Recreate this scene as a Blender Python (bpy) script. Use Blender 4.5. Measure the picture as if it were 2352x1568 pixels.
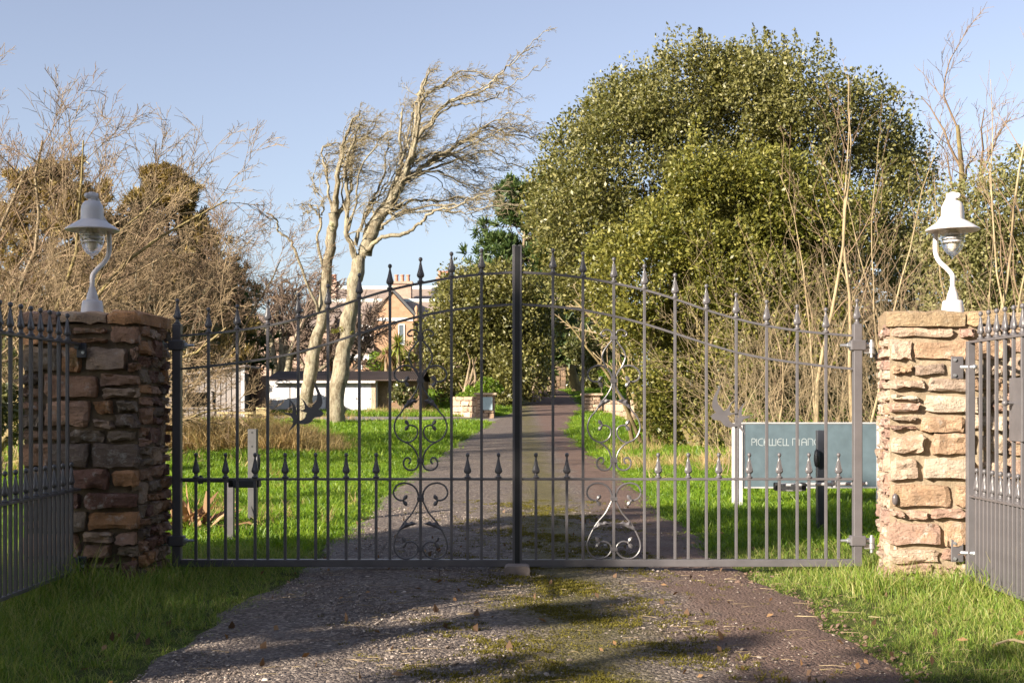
import bpy, math, random
import numpy as np
from mathutils import Vector, Matrix

for _o in list(bpy.data.objects):
    bpy.data.objects.remove(_o)
SC = bpy.context.scene
COL = SC.collection
R = np.random.default_rng(7)

# ------------------------------------------------------------------ camera, sky, sun, exposure
FPX, CX, HY, CZ = 2940.0, 1176.0, 925.0, 1.07


def P(px, py, D):
    """a point of the place: D metres in front of the camera, seen at (px, py) on a 2352 x 1568 print"""
    return np.array([(px - CX) * D / FPX, D, CZ + (HY - py) * D / FPX])


cam = bpy.data.cameras.new('camera')
cam.sensor_width = 36.0
cam.lens = 36.0 * FPX / 2352.0
cam.shift_y = (HY - 784.0) / 2352.0
cam.clip_start, cam.clip_end = 0.1, 3000.0
cam.dof.use_dof = True
cam.dof.focus_distance = 8.0
cam.dof.aperture_fstop = 18.0
cam_ob = bpy.data.objects.new('camera', cam)
cam_ob.location = (0, 0, CZ)
cam_ob.rotation_euler = (math.pi / 2, 0, 0)
COL.objects.link(cam_ob)
SC.camera = cam_ob

SUN_EL, SUN_AZ = math.radians(21.0), math.radians(230.0)      # azimuth clockwise from +Y
TO_SUN = np.array([math.sin(SUN_AZ) * math.cos(SUN_EL), math.cos(SUN_AZ) * math.cos(SUN_EL), math.sin(SUN_EL)])
world = bpy.data.worlds.new('World')
SC.world = world
world.use_nodes = True
wn, wl = world.node_tree.nodes, world.node_tree.links
wn.clear()
sky = wn.new('ShaderNodeTexSky')
sky.sky_type = 'NISHITA'
sky.sun_disc = False
sky.sun_elevation = SUN_EL
sky.sun_rotation = SUN_AZ
sky.air_density = 1.0
sky.dust_density = 1.0
sky.ozone_density = 3.5
bg = wn.new('ShaderNodeBackground')
bg.inputs['Strength'].default_value = 0.066
wo = wn.new('ShaderNodeOutputWorld')
hs = wn.new('ShaderNodeHueSaturation')          # the thin milky winter air: paler than the model's blue
hs.inputs['Saturation'].default_value = .64
hs.inputs['Hue'].default_value = .512
wl.new(sky.outputs[0], hs.inputs['Color'])
wl.new(hs.outputs[0], bg.inputs[0])
wl.new(bg.outputs[0], wo.inputs[0])

sun = bpy.data.lights.new('sun', 'SUN')
sun.energy = 5.0
sun.angle = math.radians(0.53)
sun.color = (1.0, 0.89, 0.74)
sun_ob = bpy.data.objects.new('sun', sun)
sun_ob.rotation_euler = Vector(TO_SUN).to_track_quat('Z', 'Y').to_euler()
sun_ob.location = (-30, -20, 30)
COL.objects.link(sun_ob)

SC.view_settings.view_transform = 'Standard'
SC.view_settings.look = 'None'
SC.view_settings.exposure = 1.55
SC.view_settings.gamma = 1.0
SC.view_settings.use_curve_mapping = False
SC.cycles.max_bounces = 7
SC.cycles.diffuse_bounces = 3
SC.cycles.transparent_max_bounces = 8
SC.cycles.use_denoising = True

# ------------------------------------------------------------------ materials


class NT:
    def __init__(s, name):
        s.m = bpy.data.materials.new(name)
        s.m.use_nodes = True
        s.t = s.m.node_tree
        s.t.nodes.clear()
        s.out = s.t.nodes.new('ShaderNodeOutputMaterial')

    def n(s, kind, inp=None, **kw):
        nd = s.t.nodes.new('ShaderNode' + kind)
        for k, v in kw.items():
            setattr(nd, k, v)
        for k, v in (inp or {}).items():
            s.put(nd.inputs[k], v)
        return nd

    def put(s, sock, v):
        if hasattr(v, 'is_output'):
            s.t.links.new(v, sock)
        elif isinstance(v, (tuple, list)) and len(v) == 3 and sock.type == 'RGBA':
            sock.default_value = (*v, 1)
        else:
            sock.default_value = v

    def coord(s, kind='Object'):
        return s.n('TexCoord').outputs[kind]

    def noise(s, scale, detail=4, rough=.6, vec=None, stretch=None):
        v = vec if vec is not None else s.coord()
        if stretch:
            v = s.n('Mapping', {'Vector': v, 'Scale': stretch}).outputs[0]
        return s.n('TexNoise', {'Vector': v, 'Scale': scale, 'Detail': detail, 'Roughness': rough}).outputs[0]

    def ramp(s, fac, stops, interp='LINEAR'):
        r = s.n('ValToRGB', {'Fac': fac})
        cr = r.color_ramp
        cr.interpolation = interp
        while len(cr.elements) < len(stops):
            cr.elements.new(0.5)
        for e, (p, c) in zip(cr.elements, stops):
            e.position = p
            e.color = (*c, 1) if isinstance(c, (tuple, list)) else (c, c, c, 1)
        return r.outputs[0]

    def mix(s, fac, a, b, blend='MIX'):
        m = s.n('Mix', data_type='RGBA', blend_type=blend)
        s.put(m.inputs[0], fac)
        s.put(m.inputs[6], a)
        s.put(m.inputs[7], b)
        return m.outputs[2]

    def math(s, op, a, b=0.0):
        m = s.n('Math', operation=op)
        s.put(m.inputs[0], a)
        s.put(m.inputs[1], b)
        return m.outputs[0]

    def bump(s, h, strength=.5, dist=.01):
        return s.n('Bump', {'Height': h, 'Strength': strength, 'Distance': dist}).outputs[0]

    def pbr(s, color, rough=.7, metal=0., normal=None, spec=.5, **kw):
        b = s.n('BsdfPrincipled', {'Base Color': color, 'Roughness': rough, 'Metallic': metal, 'Specular IOR Level': spec})
        if normal is not None:
            s.put(b.inputs['Normal'], normal)
        for k, v in kw.items():
            s.put(b.inputs[k], v)
        return b.outputs[0]

    def done(s, shader):
        s.t.links.new(shader, s.out.inputs[0])
        return s.m


def m_paint(name, col, rough=.35, metal=0., wear=.12, spec=.5):
    t = NT(name)
    n = t.noise(9, 5)
    c = t.mix(t.ramp(n, [(.35, 0), (.7, 1)]), tuple(x * (1 - wear) for x in col), tuple(min(1, x * (1 + wear)) for x in col))
    r = t.math('ADD', t.math('MULTIPLY', t.noise(23, 3), .25), rough - .12)
    return t.done(t.pbr(c, r, metal, t.bump(t.noise(120, 3), .12, .001), spec))


def m_noise(name, stops, scale=6, rough=.85, bump=.4, bscale=40, bdist=.01, stretch=None):
    t = NT(name)
    c = t.ramp(t.noise(scale, 6, .65, stretch=stretch), stops)
    return t.done(t.pbr(c, rough, 0, t.bump(t.noise(bscale, 5, .7, stretch=stretch), bump, bdist), .3))


def m_leaf(name, cols, rough=.45, trans=.3, tcol=None, spec=.4, island=True):
    t = NT(name)
    if island:
        rnd = t.n('NewGeometry').outputs['Random Per Island']
    else:
        rnd = t.n('ObjectInfo').outputs['Random']
    k = len(cols)
    c = t.ramp(rnd, [(i / max(1, k - 1), cols[i]) for i in range(k)])
    big = t.noise(.9, 3)
    c = t.mix(t.ramp(big, [(.35, 0), (.65, .55)]), c, t.mix(.5, c, cols[-1]))
    p = t.pbr(c, rough, 0, None, spec)
    tr = t.n('BsdfTranslucent', {'Color': t.mix(1.0, c, tcol or (1.5, 1.4, .5), 'MULTIPLY')}).outputs[0]
    mx = t.n('MixShader', {0: trans})
    t.t.links.new(p, mx.inputs[1])
    t.t.links.new(tr, mx.inputs[2])
    return t.done(mx.outputs[0])


def m_stone(name, cols, lich=(.62, .60, .55), lichamt=.55, moss=(.12, .11, .03)):
    t = NT(name)
    oi = t.n('ObjectInfo')
    rnd = oi.outputs['Random']
    co = t.coord()
    off = t.n('VectorMath', {0: co, 1: oi.outputs['Location']}, operation='ADD').outputs[0]
    k = len(cols)
    base = t.ramp(rnd, [(i / k, cols[i]) for i in range(k)], 'CONSTANT')
    n1 = t.noise(9, 6, .7, off)
    n2 = t.noise(15, 8, .72, off)
    base = t.mix(t.ramp(n1, [(.3, 0), (.72, 1)]), t.mix(1., base, (.62, .56, .52), 'MULTIPLY'), t.mix(1., base, (1.25, 1.15, 1.05), 'MULTIPLY'))
    rust = t.ramp(t.noise(5, 4, .6, off), [(.57, 0), (.69, .42)])
    base = t.mix(rust, base, (.38, .20, .10))
    l = t.ramp(n2, [(.55, 0), (.70, lichamt)])
    base = t.mix(l, base, lich)
    mo = t.ramp(t.noise(6.5, 5, .7, off), [(.62, 0), (.72, .5)])
    base = t.mix(mo, base, moss)
    h = t.math('ADD', t.math('MULTIPLY', n1, 1.6), t.math('ADD', t.noise(70, 6, .75, off), t.math('MULTIPLY', t.noise(26, 4, .6, off, stretch=(1, 1, 2.5)), 1.1)))
    return t.done(t.pbr(base, .9, 0, t.bump(h, 1., .016), .25))


IRON = m_paint('iron_grey_paint', (.105, .098, .104), .36, 0., .12, .5)
IRON_DARK = m_paint('iron_blue_black_paint', (.040, .043, .055), .34, 0., .12, .55)
BLACK = m_paint('plain_black', (.012, .012, .014), .5)
ZINC = m_paint('galvanised_steel', (.50, .52, .55), .35, .75)
WHITE = m_paint('white_enamel', (.60, .565, .57), .34, 0., .03)
STEEL_GREY = m_paint('grey_steel_post', (.085, .083, .085), .45)
ALU = m_paint('pale_aluminium', (.42, .41, .42), .45, .1)
POST_WHITE = m_paint('sign_post_pale', (.52, .50, .50), .5)
SIGN_BLUE = m_paint('sign_blue_grey', (.088, .124, .146), .5)
LETTER = m_paint('sign_letter_pale', (.33, .37, .385), .5)
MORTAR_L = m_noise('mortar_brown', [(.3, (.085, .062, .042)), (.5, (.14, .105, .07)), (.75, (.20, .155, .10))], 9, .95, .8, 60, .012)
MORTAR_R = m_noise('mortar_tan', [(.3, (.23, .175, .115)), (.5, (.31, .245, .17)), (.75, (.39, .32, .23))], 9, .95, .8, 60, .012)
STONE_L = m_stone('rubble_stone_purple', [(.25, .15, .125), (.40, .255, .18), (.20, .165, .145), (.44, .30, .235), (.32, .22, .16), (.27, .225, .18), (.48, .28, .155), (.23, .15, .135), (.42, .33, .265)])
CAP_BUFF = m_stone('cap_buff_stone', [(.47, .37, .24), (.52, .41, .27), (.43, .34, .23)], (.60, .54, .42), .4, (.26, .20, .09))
STONE_R = m_stone('rubble_stone_sunlit', [(.46, .34, .28), (.52, .44, .36), (.42, .30, .25), (.58, .51, .43), (.48, .35, .25), (.40, .33, .28), (.55, .45, .37), (.38, .27, .235)], (.72, .68, .60), .55, (.30, .24, .09))  # same stone as the left pillar, its colour paled to stand for full sun
STONE_FAR = m_stone('far_wall_stone', [(.40, .30, .22), (.46, .36, .28), (.36, .28, .22), (.50, .41, .32)], lichamt=.35)
STONE_DARK = m_stone('dark_wall_stone', [(.16, .12, .09), (.20, .15, .11), (.13, .10, .08), (.24, .18, .13)], lichamt=.2)
CONCRETE = m_noise('concrete', [(.3, (.17, .135, .12)), (.7, (.27, .225, .20))], 12, .9, .5, 90, .004)
BARK_PALE = m_noise('bark_lichen_pale', [(.30, (.085, .065, .040)), (.45, (.20, .165, .11)), (.58, (.31, .275, .20)), (.72, (.21, .19, .06))], 7, .9, 1., 26, .04, (1, 1, .45))
BARK_MID = m_noise('bark_grey_brown', [(.30, (.12, .085, .055)), (.5, (.25, .19, .125)), (.72, (.36, .31, .18))], 6, .9, .7, 30, .02, (1, 1, .4))
BARK_YEL = m_noise('bark_yellow_lichen', [(.30, (.11, .08, .04)), (.5, (.20, .155, .075)), (.72, (.33, .27, .10))], 5, .9, .7, 30, .02, (1, 1, .4))
TWIG_BROWN = m_noise('twig_brown', [(.3, (.15, .095, .060)), (.7, (.29, .205, .13))], 2, .8, .2, 40, .004)
TWIG_RED = m_noise('twig_reddish', [(.3, (.20, .125, .085)), (.7, (.40, .28, .19))], 1.5, .8, .2, 40, .004)
TWIG_TAN = m_noise('twig_tan', [(.3, (.17, .12, .065)), (.5, (.29, .22, .13)), (.72, (.39, .32, .19))], 2, .8, .2, 40, .004)
TWIG_GOLD = m_noise('twig_golden', [(.3, (.14, .095, .055)), (.7, (.31, .23, .135))], 2, .8, .2, 40, .004)
TWIG_OLIVE = m_noise('twig_olive', [(.3, (.13, .10, .055)), (.7, (.29, .24, .145))], 2, .8, .2, 40, .004)
TWIG_DARK = m_noise('twig_dark', [(.3, (.085, .060, .048)), (.7, (.19, .135, .10))], 2, .8, .2, 40, .004)
LEAF_OAK = m_leaf('leaf_holm_oak', [(.030, .036, .008), (.072, .077, .016), (.138, .135, .034), (.27, .245, .10)], .42, .24, None, .36)
LEAF_BRIGHT = m_leaf('leaf_yellow_green', [(.034, .044, .008), (.080, .090, .014), (.155, .155, .026), (.28, .255, .07)], .42, .28, None, .36)
LEAF_DARK = m_leaf('leaf_dark_green', [(.035, .050, .014), (.075, .088, .024), (.125, .13, .04), (.19, .18, .07)], .4, .2, None, .5)
LEAF_GREEN = m_leaf('leaf_fresh_green', [(.07, .13, .012), (.13, .21, .02), (.19, .26, .03)], .45, .35)
NEEDLE = m_leaf('needle_green', [(.022, .048, .014), (.045, .080, .020), (.085, .115, .03)], .5, .15)
NEEDLE_BROWN = m_leaf('needle_olive_brown', [(.10, .082, .026), (.20, .15, .05), (.31, .215, .08)], .5, .15)
GRASS_M = m_leaf('grass_blade', [(.050, .118, .008), (.100, .195, .011), (.160, .265, .018), (.25, .32, .036)], .45, .38, (1.3, 1.35, .45), .35, False)
GRASS_FG = m_leaf('grass_blade_near', [(.042, .108, .010), (.082, .18, .014), (.145, .25, .022), (.24, .31, .05), (.42, .37, .16)], .45, .36, (1.3, 1.35, .5), .35, True)
DRY_M = m_leaf('dry_grass_blade', [(.30, .19, .08), (.46, .32, .15), (.56, .42, .22), (.22, .19, .06)], .6, .3, (1.2, 1.1, .7), .2, False)
DEAD_M = m_leaf('dead_leaf', [(.16, .085, .045), (.30, .17, .085), (.40, .26, .15)], .6, .2, (1.2, 1., .7), .2)
PALM_M = m_leaf('palm_leaf', [(.10, .14, .02), (.20, .23, .035), (.30, .30, .06)], .45, .25)

SLATE = m_noise('roof_slate', [(.3, (.20, .15, .13)), (.55, (.27, .21, .175)), (.8, (.33, .27, .22))], 1.4, .75, .4, 12, .02, (1, 1, 3))
SLATE_DARK = m_noise('roof_slate_dark', [(.3, (.06, .06, .065)), (.7, (.11, .11, .11))], 2, .7, .4, 12, .02)
RIDGE = m_noise('ridge_verdigris', [(.3, (.50, .58, .54)), (.7, (.66, .70, .66))], 3, .7, .2)
HOUSE_W = m_noise('house_wall_pink_stone', [(.25, (.30, .20, .155)), (.5, (.38, .265, .205)), (.75, (.45, .33, .26))], 2.4, .9, .6, 9, .03, (1, 1, 2))
HOUSE_O = m_noise('house_wall_orange_stone', [(.25, (.28, .165, .10)), (.5, (.35, .215, .135)), (.75, (.42, .275, .18))], 2.2, .9, .6, 9, .03, (1, 1, 2))
BRICK_RED = m_noise('far_red_brick', [(.3, (.34, .16, .11)), (.7, (.44, .23, .16))], 3, .9, .4, 14, .02)
WHITE_W = m_noise('white_wash', [(.25, (.50, .48, .48)), (.5, (.66, .64, .64)), (.8, (.74, .72, .71))], 2.2, .8, .2)
BOARD = m_noise('weathered_board', [(.25, (.19, .165, .15)), (.5, (.25, .22, .205)), (.8, (.32, .285, .265))], 2.5, .85, .4, 25, .006, (6, 6, .6))
DARK_IN = m_noise('dark_interior', [(.3, (.055, .047, .038)), (.7, (.10, .085, .065))], 2, .9, .1)
CORR = m_noise('corrugated_dark_roof', [(.3, (.05, .036, .03)), (.7, (.11, .08, .066))], 1.8, .8, .2)
PLANKY = m_noise('yellowed_timber', [(.3, (.33, .25, .12)), (.7, (.50, .40, .22))], 5, .8, .3, 30, .005)
GLASS_DARK = m_paint('window_pane', (.10, .12, .14), .12, 0, .1, .8)


def m_glass():
    t = NT('clear_glass')
    g = t.n('BsdfGlass', {'Color': (.97, .98, .98), 'Roughness': .02, 'IOR': 1.35}).outputs[0]
    tr = t.n('BsdfTransparent', {'Color': (.95, .96, .96)}).outputs[0]
    mx = t.n('MixShader', {0: .6})
    t.t.links.new(g, mx.inputs[1])
    t.t.links.new(tr, mx.inputs[2])
    return t.done(mx.outputs[0])


GLASS = m_glass()

# ------------------------------------------------------------------ mesh helpers


def link(o, parent=None):
    COL.objects.link(o)
    if parent is not None:
        o.parent = parent
    return o


def tag(o, label=None, cat=None, group=None, kind=None):
    for k, v in (('label', label), ('category', cat), ('group', group), ('kind', kind)):
        if v:
            o[k] = v
    return o


def thing(name, label, cat, loc=(0, 0, 0), group=None):
    o = bpy.data.objects.new(name, None)
    o.empty_display_size = .2
    o.location = Vector([float(x) for x in loc])
    link(o)
    return tag(o, label, cat, group)


def np_mesh(name, verts, quads, mat, smooth=False):
    me = bpy.data.meshes.new(name)
    verts = np.asarray(verts, np.float32)
    quads = np.asarray(quads, np.int32)
    k = quads.shape[1]
    me.vertices.add(len(verts))
    me.vertices.foreach_set('co', verts.ravel())
    me.loops.add(quads.size)
    me.loops.foreach_set('vertex_index', quads.ravel())
    me.polygons.add(len(quads))
    me.polygons.foreach_set('loop_start', np.arange(0, quads.size, k, dtype=np.int32))
    if smooth:
        me.polygons.foreach_set('use_smooth', np.ones(len(quads), bool))
    me.update(calc_edges=True)
    if mat:
        me.materials.append(mat)
    return me


def np_obj(name, verts, quads, mat, parent=None, smooth=False):
    if parent is not None:
        verts = np.asarray(verts) - np.array(parent_world(parent))
    return link(bpy.data.objects.new(name, np_mesh(name, verts, quads, mat, smooth)), parent)


def parent_world(o):
    p = Vector(o.location)
    while o.parent is not None:
        o = o.parent
        p = p + Vector(o.location)
    return p


class MB:
    def __init__(s):
        s.v, s.f = [], []

    def add(s, vs, fs):
        b = len(s.v)
        s.v += [tuple(float(c) for c in v) for v in vs]
        s.f += [tuple(b + i for i in f) for f in fs]
        return s

    def box(s, x0, x1, y0, y1, z0, z1, c=0.0):
        if c <= 0:
            vs = [(x, y, z) for z in (z0, z1) for y in (y0, y1) for x in (x0, x1)]
            return s.add(vs, [(0, 2, 3, 1), (4, 5, 7, 6), (0, 1, 5, 4), (2, 6, 7, 3), (0, 4, 6, 2), (1, 3, 7, 5)])
        ring = [(x0 + c, y0), (x1 - c, y0), (x1, y0 + c), (x1, y1 - c), (x1 - c, y1), (x0 + c, y1), (x0, y1 - c), (x0, y0 + c)]
        cx, cy = (x0 + x1) / 2, (y0 + y1) / 2
        sx, sy = 1 - 2 * c / (x1 - x0), 1 - 2 * c / (y1 - y0)
        inner = [(cx + (x - cx) * sx, cy + (y - cy) * sy) for x, y in ring]
        vs = [(x, y, z0) for x, y in inner] + [(x, y, z0 + c) for x, y in ring] + [(x, y, z1 - c) for x, y in ring] + [(x, y, z1) for x, y in inner]
        fs = [tuple(range(7, -1, -1)), tuple(range(24, 32))]
        for k in range(3):
            for i in range(8):
                j = (i + 1) % 8
                fs.append((k * 8 + i, k * 8 + j, k * 8 + 8 + j, k * 8 + 8 + i))
        return s.add(vs, fs)

    def tube(s, pts, rad, n=8, cap=True):
        pts = np.asarray(pts, float)
        rad = np.full(len(pts), rad) if np.isscalar(rad) else np.asarray(rad, float)
        v, q = tube_np(pts, rad, n)
        fs = [tuple(x) for x in q]
        if cap:
            fs.append(tuple(range(n - 1, -1, -1)))
            m = len(v) - n
            fs.append(tuple(range(m, m + n)))
        return s.add(v, fs)

    def lathe(s, prof, c=(0, 0, 0), n=24, sx=1., sy=1., cap=True):
        vs = []
        for r, z in prof:
            for i in range(n):
                a = 2 * math.pi * i / n
                vs.append((c[0] + r * math.cos(a) * sx, c[1] + r * math.sin(a) * sy, c[2] + z))
        fs = []
        for k in range(len(prof) - 1):
            for i in range(n):
                j = (i + 1) % n
                fs.append((k * n + i, k * n + j, k * n + n + j, k * n + n + i))
        if cap:
            fs.append(tuple(range(n - 1, -1, -1)))
            m = (len(prof) - 1) * n
            fs.append(tuple(range(m, m + n)))
        return s.add(vs, fs)

    def prism(s, poly, y0, y1):
        """polygon in x,z pushed from y0 to y1"""
        n = len(poly)
        vs = [(x, y0, z) for x, z in poly] + [(x, y1, z) for x, z in poly]
        fs = [tuple(range(n)), tuple(range(2 * n - 1, n - 1, -1))]
        for i in range(n):
            j = (i + 1) % n
            fs.append((j, i, n + i, n + j))
        return s.add(vs, fs)

    def mesh(s, name, mat, off=(0, 0, 0), smooth=False, flip_fix=True):
        me = bpy.data.meshes.new(name)
        me.from_pydata([(v[0] - off[0], v[1] - off[1], v[2] - off[2]) for v in s.v], [], s.f)
        if flip_fix:
            import bmesh
            b = bmesh.new()
            b.from_mesh(me)
            bmesh.ops.recalc_face_normals(b, faces=b.faces)
            b.to_mesh(me)
            b.free()
        if smooth:
            me.polygons.foreach_set('use_smooth', np.ones(len(me.polygons), bool))
            me.set_sharp_from_angle(angle=math.radians(45))
        me.materials.append(mat)
        return me

    def build(s, name, mat, parent=None, smooth=False):
        off = parent_world(parent) if parent is not None else (0, 0, 0)
        return link(bpy.data.objects.new(name, s.mesh(name, mat, off, smooth)), parent)


def tube_np(pts, rad, n):
    k = len(pts)
    t = np.gradient(pts, axis=0)
    t /= np.linalg.norm(t, axis=1)[:, None] + 1e-9
    ref = np.array([0., 0., 1.])
    if abs(t.mean(0)[2]) > .75 * np.linalg.norm(t.mean(0)) + 1e-9:
        ref = np.array([0., 1., 0.]) if abs(t.mean(0)[1]) < .6 else np.array([1., 0., 0.])
    u = np.cross(t, ref)
    u /= np.linalg.norm(u, axis=1)[:, None] + 1e-9
    w = np.cross(t, u)
    a = np.arange(n) * 2 * math.pi / n + math.pi / n
    v = pts[:, None] + rad[:, None, None] * (np.cos(a)[None, :, None] * u[:, None] + np.sin(a)[None, :, None] * w[:, None])
    i = np.arange(k - 1)[:, None] * n
    j = np.arange(n)[None]
    jn = (j + 1) % n
    q = np.stack([i + j, i + jn, i + n + jn, i + n + j], -1).reshape(-1, 4)
    return v.reshape(-1, 3), q


def tubes_np(lines, n):
    vs, qs, b = [], [], 0
    for pts, rad in lines:
        v, q = tube_np(pts, rad, n)
        vs.append(v)
        qs.append(q + b)
        b += len(v)
    if not vs:
        return np.zeros((0, 3)), np.zeros((0, 4), int)
    return np.concatenate(vs), np.concatenate(qs)


def join_np(parts):
    vs, qs, b = [], [], 0
    for v, q in parts:
        vs.append(v)
        qs.append(q + b)
        b += len(v)
    return np.concatenate(vs), np.concatenate(qs)


def catmull(pts, sub=8):
    pts = np.asarray(pts, float)
    p = np.vstack([2 * pts[0] - pts[1], pts, 2 * pts[-1] - pts[-2]])
    out = []
    for i in range(1, len(p) - 2):
        t = np.linspace(0, 1, sub, endpoint=False)[:, None]
        a, b, c, d = p[i - 1], p[i], p[i + 1], p[i + 2]
        out.append(.5 * (2 * b + (c - a) * t + (2 * a - 5 * b + 4 * c - d) * t ** 2 + (3 * b - a - 3 * c + d) * t ** 3))
    out.append(p[-2][None])
    return np.vstack(out)


def copy_to(src, loc, parent=None, scale=None, rot=None):
    o = src.copy()
    link(o, parent)
    o.location = Vector([float(x) for x in loc])
    if scale is not None:
        o.scale = scale
    if rot is not None:
        o.rotation_euler = rot
    return o


def part(name, me, loc, parent, rotz=0., scale=None):
    """one piece at a world point"""
    o = bpy.data.objects.new(name, me)
    link(o, parent)
    o.location = Vector([float(x) for x in loc]) - parent_world(parent)
    o.rotation_euler = (0, 0, rotz)
    if scale:
        o.scale = scale
    return o


# ------------------------------------------------------------------ the lie of the land
GY = [-400, 5, 12, 17, 25, 34, 40, 48, 56, 63, 72, 100, 200, 900]
GZ = [0, 0, 0, .06, .12, .28, .50, .85, 1.28, 1.60, 1.85, 2.1, 2.6, 4.0]


def gz(x, y):
    return np.interp(y, GY, GZ)


def drive_c(y):
    return np.interp(y, [-60, 20, 33, 41, 48, 58, 66, 120], [.03, .05, .20, .72, 1.45, 1.60, 1.50, 1.2])


def drive_h(y):
    return np.interp(y, [-60, 4, 5.5, 8, 12, 20, 33, 48, 66], [1.75, 1.55, 1.46, 1.36, 1.38, 1.42, 1.2, 1.12, 1.05])


def edge_wob(y):
    return .05 * np.sin(y * 1.7) + .035 * np.sin(y * 4.3 + 1) + .02 * np.sin(y * 11.1 + 2)

# ------------------------------------------------------------------ ground, drive, side road
def make_ground():
    xs = np.unique(np.concatenate([np.arange(-900, -60, 60), np.arange(-60, -12, 4), np.arange(-12, 12.1, .5), np.arange(16, 61, 4), np.arange(120, 901, 60)]))
    ys = np.unique(np.concatenate([np.arange(-400, -30, 60), np.arange(-30, 4, 2), np.arange(4, 42, .5), np.arange(42, 76, 2), GY, np.arange(80, 130, 10), np.arange(150, 901, 60)]))
    X, Y = np.meshgrid(xs, ys)
    v = np.stack([X, Y, gz(X, Y)], -1).reshape(-1, 3)
    w, h = len(xs), len(ys)
    i = (np.arange(h - 1)[:, None] * w + np.arange(w - 1)[None]).ravel()
    q = np.stack([i, i + 1, i + w + 1, i + w], -1)
    t = NT('lawn_soil')
    n = t.noise(1.3, 6, .65)
    c = t.ramp(n, [(.3, (.035, .055, .010)), (.5, (.055, .085, .014)), (.72, (.09, .095, .03))])
    c = t.mix(t.ramp(t.noise(14, 5, .7), [(.45, 0), (.65, .6)]), c, (.07, .05, .025))
    m = t.done(t.pbr(c, .95, 0, t.bump(t.noise(30, 6, .75), .8, .03), .15))
    return tag(np_obj('ground', v, q, m), kind='structure')


make_ground()


def m_drive():
    t = NT('drive_gravel_moss')
    co = t.coord()
    sep = t.n('SeparateXYZ', {0: co})
    x, y = sep.outputs[0], sep.outputs[1]
    n_big = t.noise(1.6, 5, .65, co, (1, .6, 1))
    n_mid = t.noise(7, 6, .7, co)
    vor = t.n('TexVoronoi', {'Vector': co, 'Scale': 62.0, 'Randomness': 1.0})
    vor2 = t.n('TexVoronoi', {'Vector': co, 'Scale': 140.0, 'Randomness': 1.0})
    chip = t.ramp(t.n('SeparateColor', {0: vor.outputs['Color']}).outputs[0],
                  [(0, (.045, .034, .028)), (.35, (.085, .065, .054)), (.7, (.15, .118, .098)), (.95, (.33, .275, .225))])
    base = t.mix(t.ramp(n_mid, [(.3, 0), (.7, .65)]), chip, (.13, .105, .095))
    # bare red-brown earth towards the right-hand verge
    earth_f = t.math('ADD', t.math('MULTIPLY', t.math('SUBTRACT', x, .62), 1.6), t.math('MULTIPLY', t.math('SUBTRACT', n_big, .5), 1.6))
    earth = t.ramp(n_mid, [(.25, (.10, .060, .046)), (.55, (.15, .094, .073)), (.8, (.215, .14, .11))])
    base = t.mix(t.ramp(earth_f, [(.1, 0), (.5, .85)]), base, earth)
    # moss down the crown of the drive
    d = t.math('ABSOLUTE', t.math('SUBTRACT', x, t.math('ADD', .28, t.math('MULTIPLY', y, .004))))
    ms = t.math('SUBTRACT', t.math('ADD', t.math('MULTIPLY', n_big, .9), t.math('MULTIPLY', t.noise(28, 5, .75, co), .55)), t.math('MULTIPLY', d, .95))
    moss = t.ramp(t.noise(60, 3, .7, co), [(.3, (.05, .045, .012)), (.6, (.115, .10, .018)), (.8, (.20, .175, .035))])
    base = t.mix(t.ramp(ms, [(.36, 0), (.66, .7)]), base, moss)
    h = t.math('ADD', t.math('MULTIPLY', vor.outputs['Distance'], -1.2), t.math('ADD', t.math('MULTIPLY', vor2.outputs['Distance'], -.5), t.math('MULTIPLY', n_mid, .8)))
    r = t.ramp(t.noise(3, 4, .6, co), [(.4, .62), (.6, .9)])
    return t.done(t.pbr(base, r, 0, t.bump(h, .9, .012), .35))


def make_drive():
    ys = np.concatenate([np.arange(-14, 4, 1.), np.arange(4, 14, .12), np.arange(14, 34, .5), np.arange(34, 67.1, 1.)])
    u = np.concatenate([[-1.06], np.linspace(-1, 1, 29), [1.06]])
    V = []
    for y in ys:
        c, h = drive_c(y), drive_h(y)
        for k in u:
            x = c + k * h + (edge_wob(y + (5 if k > 0 else 0)) * abs(k))
            z = gz(x, y) + .016 + .02 * (1 - k * k) + .006 * math.sin(x * 5 + y * 2.3) * (abs(k) < .95)
            if abs(k) > 1.01:
                z = gz(x, y) - .02
            V.append((x, y, z))
    w = len(u)
    i = (np.arange(len(ys) - 1)[:, None] * w + np.arange(w - 1)[None]).ravel()
    return tag(np_obj('driveway', V, np.stack([i, i + 1, i + w + 1, i + w], -1), m_drive(), smooth=True), kind='structure')


def drive_z(x, y):
    k = np.clip((x - drive_c(y)) / drive_h(y), -1, 1)
    return gz(x, y) + .016 + .02 * (1 - k * k)


make_drive()


def make_side_road():
    m = m_noise('side_road_tarmac', [(.3, (.15, .13, .12)), (.5, (.22, .195, .18)), (.75, (.30, .27, .25))], 1.2, .5, .4, 40, .01)
    xs = np.arange(-24, 1.6, .8)
    V = []
    for x in xs:
        yc = 41.0 + .05 * x + .012 * x * x * (x < 0)
        hw = 1.5 + .9 * max(0, (x + 2) / 3.5) ** 2
        for k in (-1.05, -1, -.5, 0, .5, 1, 1.05):
            y = yc + k * hw
            V.append((x, y, gz(x, y) + (.011 if abs(k) <= 1 else -.02)))
    w = 7
    i = (np.arange(len(xs) - 1)[:, None] * w + np.arange(w - 1)[None]).ravel()
    return tag(np_obj('side_road', V, np.stack([i, i + 1, i + w + 1, i + w], -1), m), kind='structure')


make_side_road()

# ------------------------------------------------------------------ rubble masonry


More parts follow.
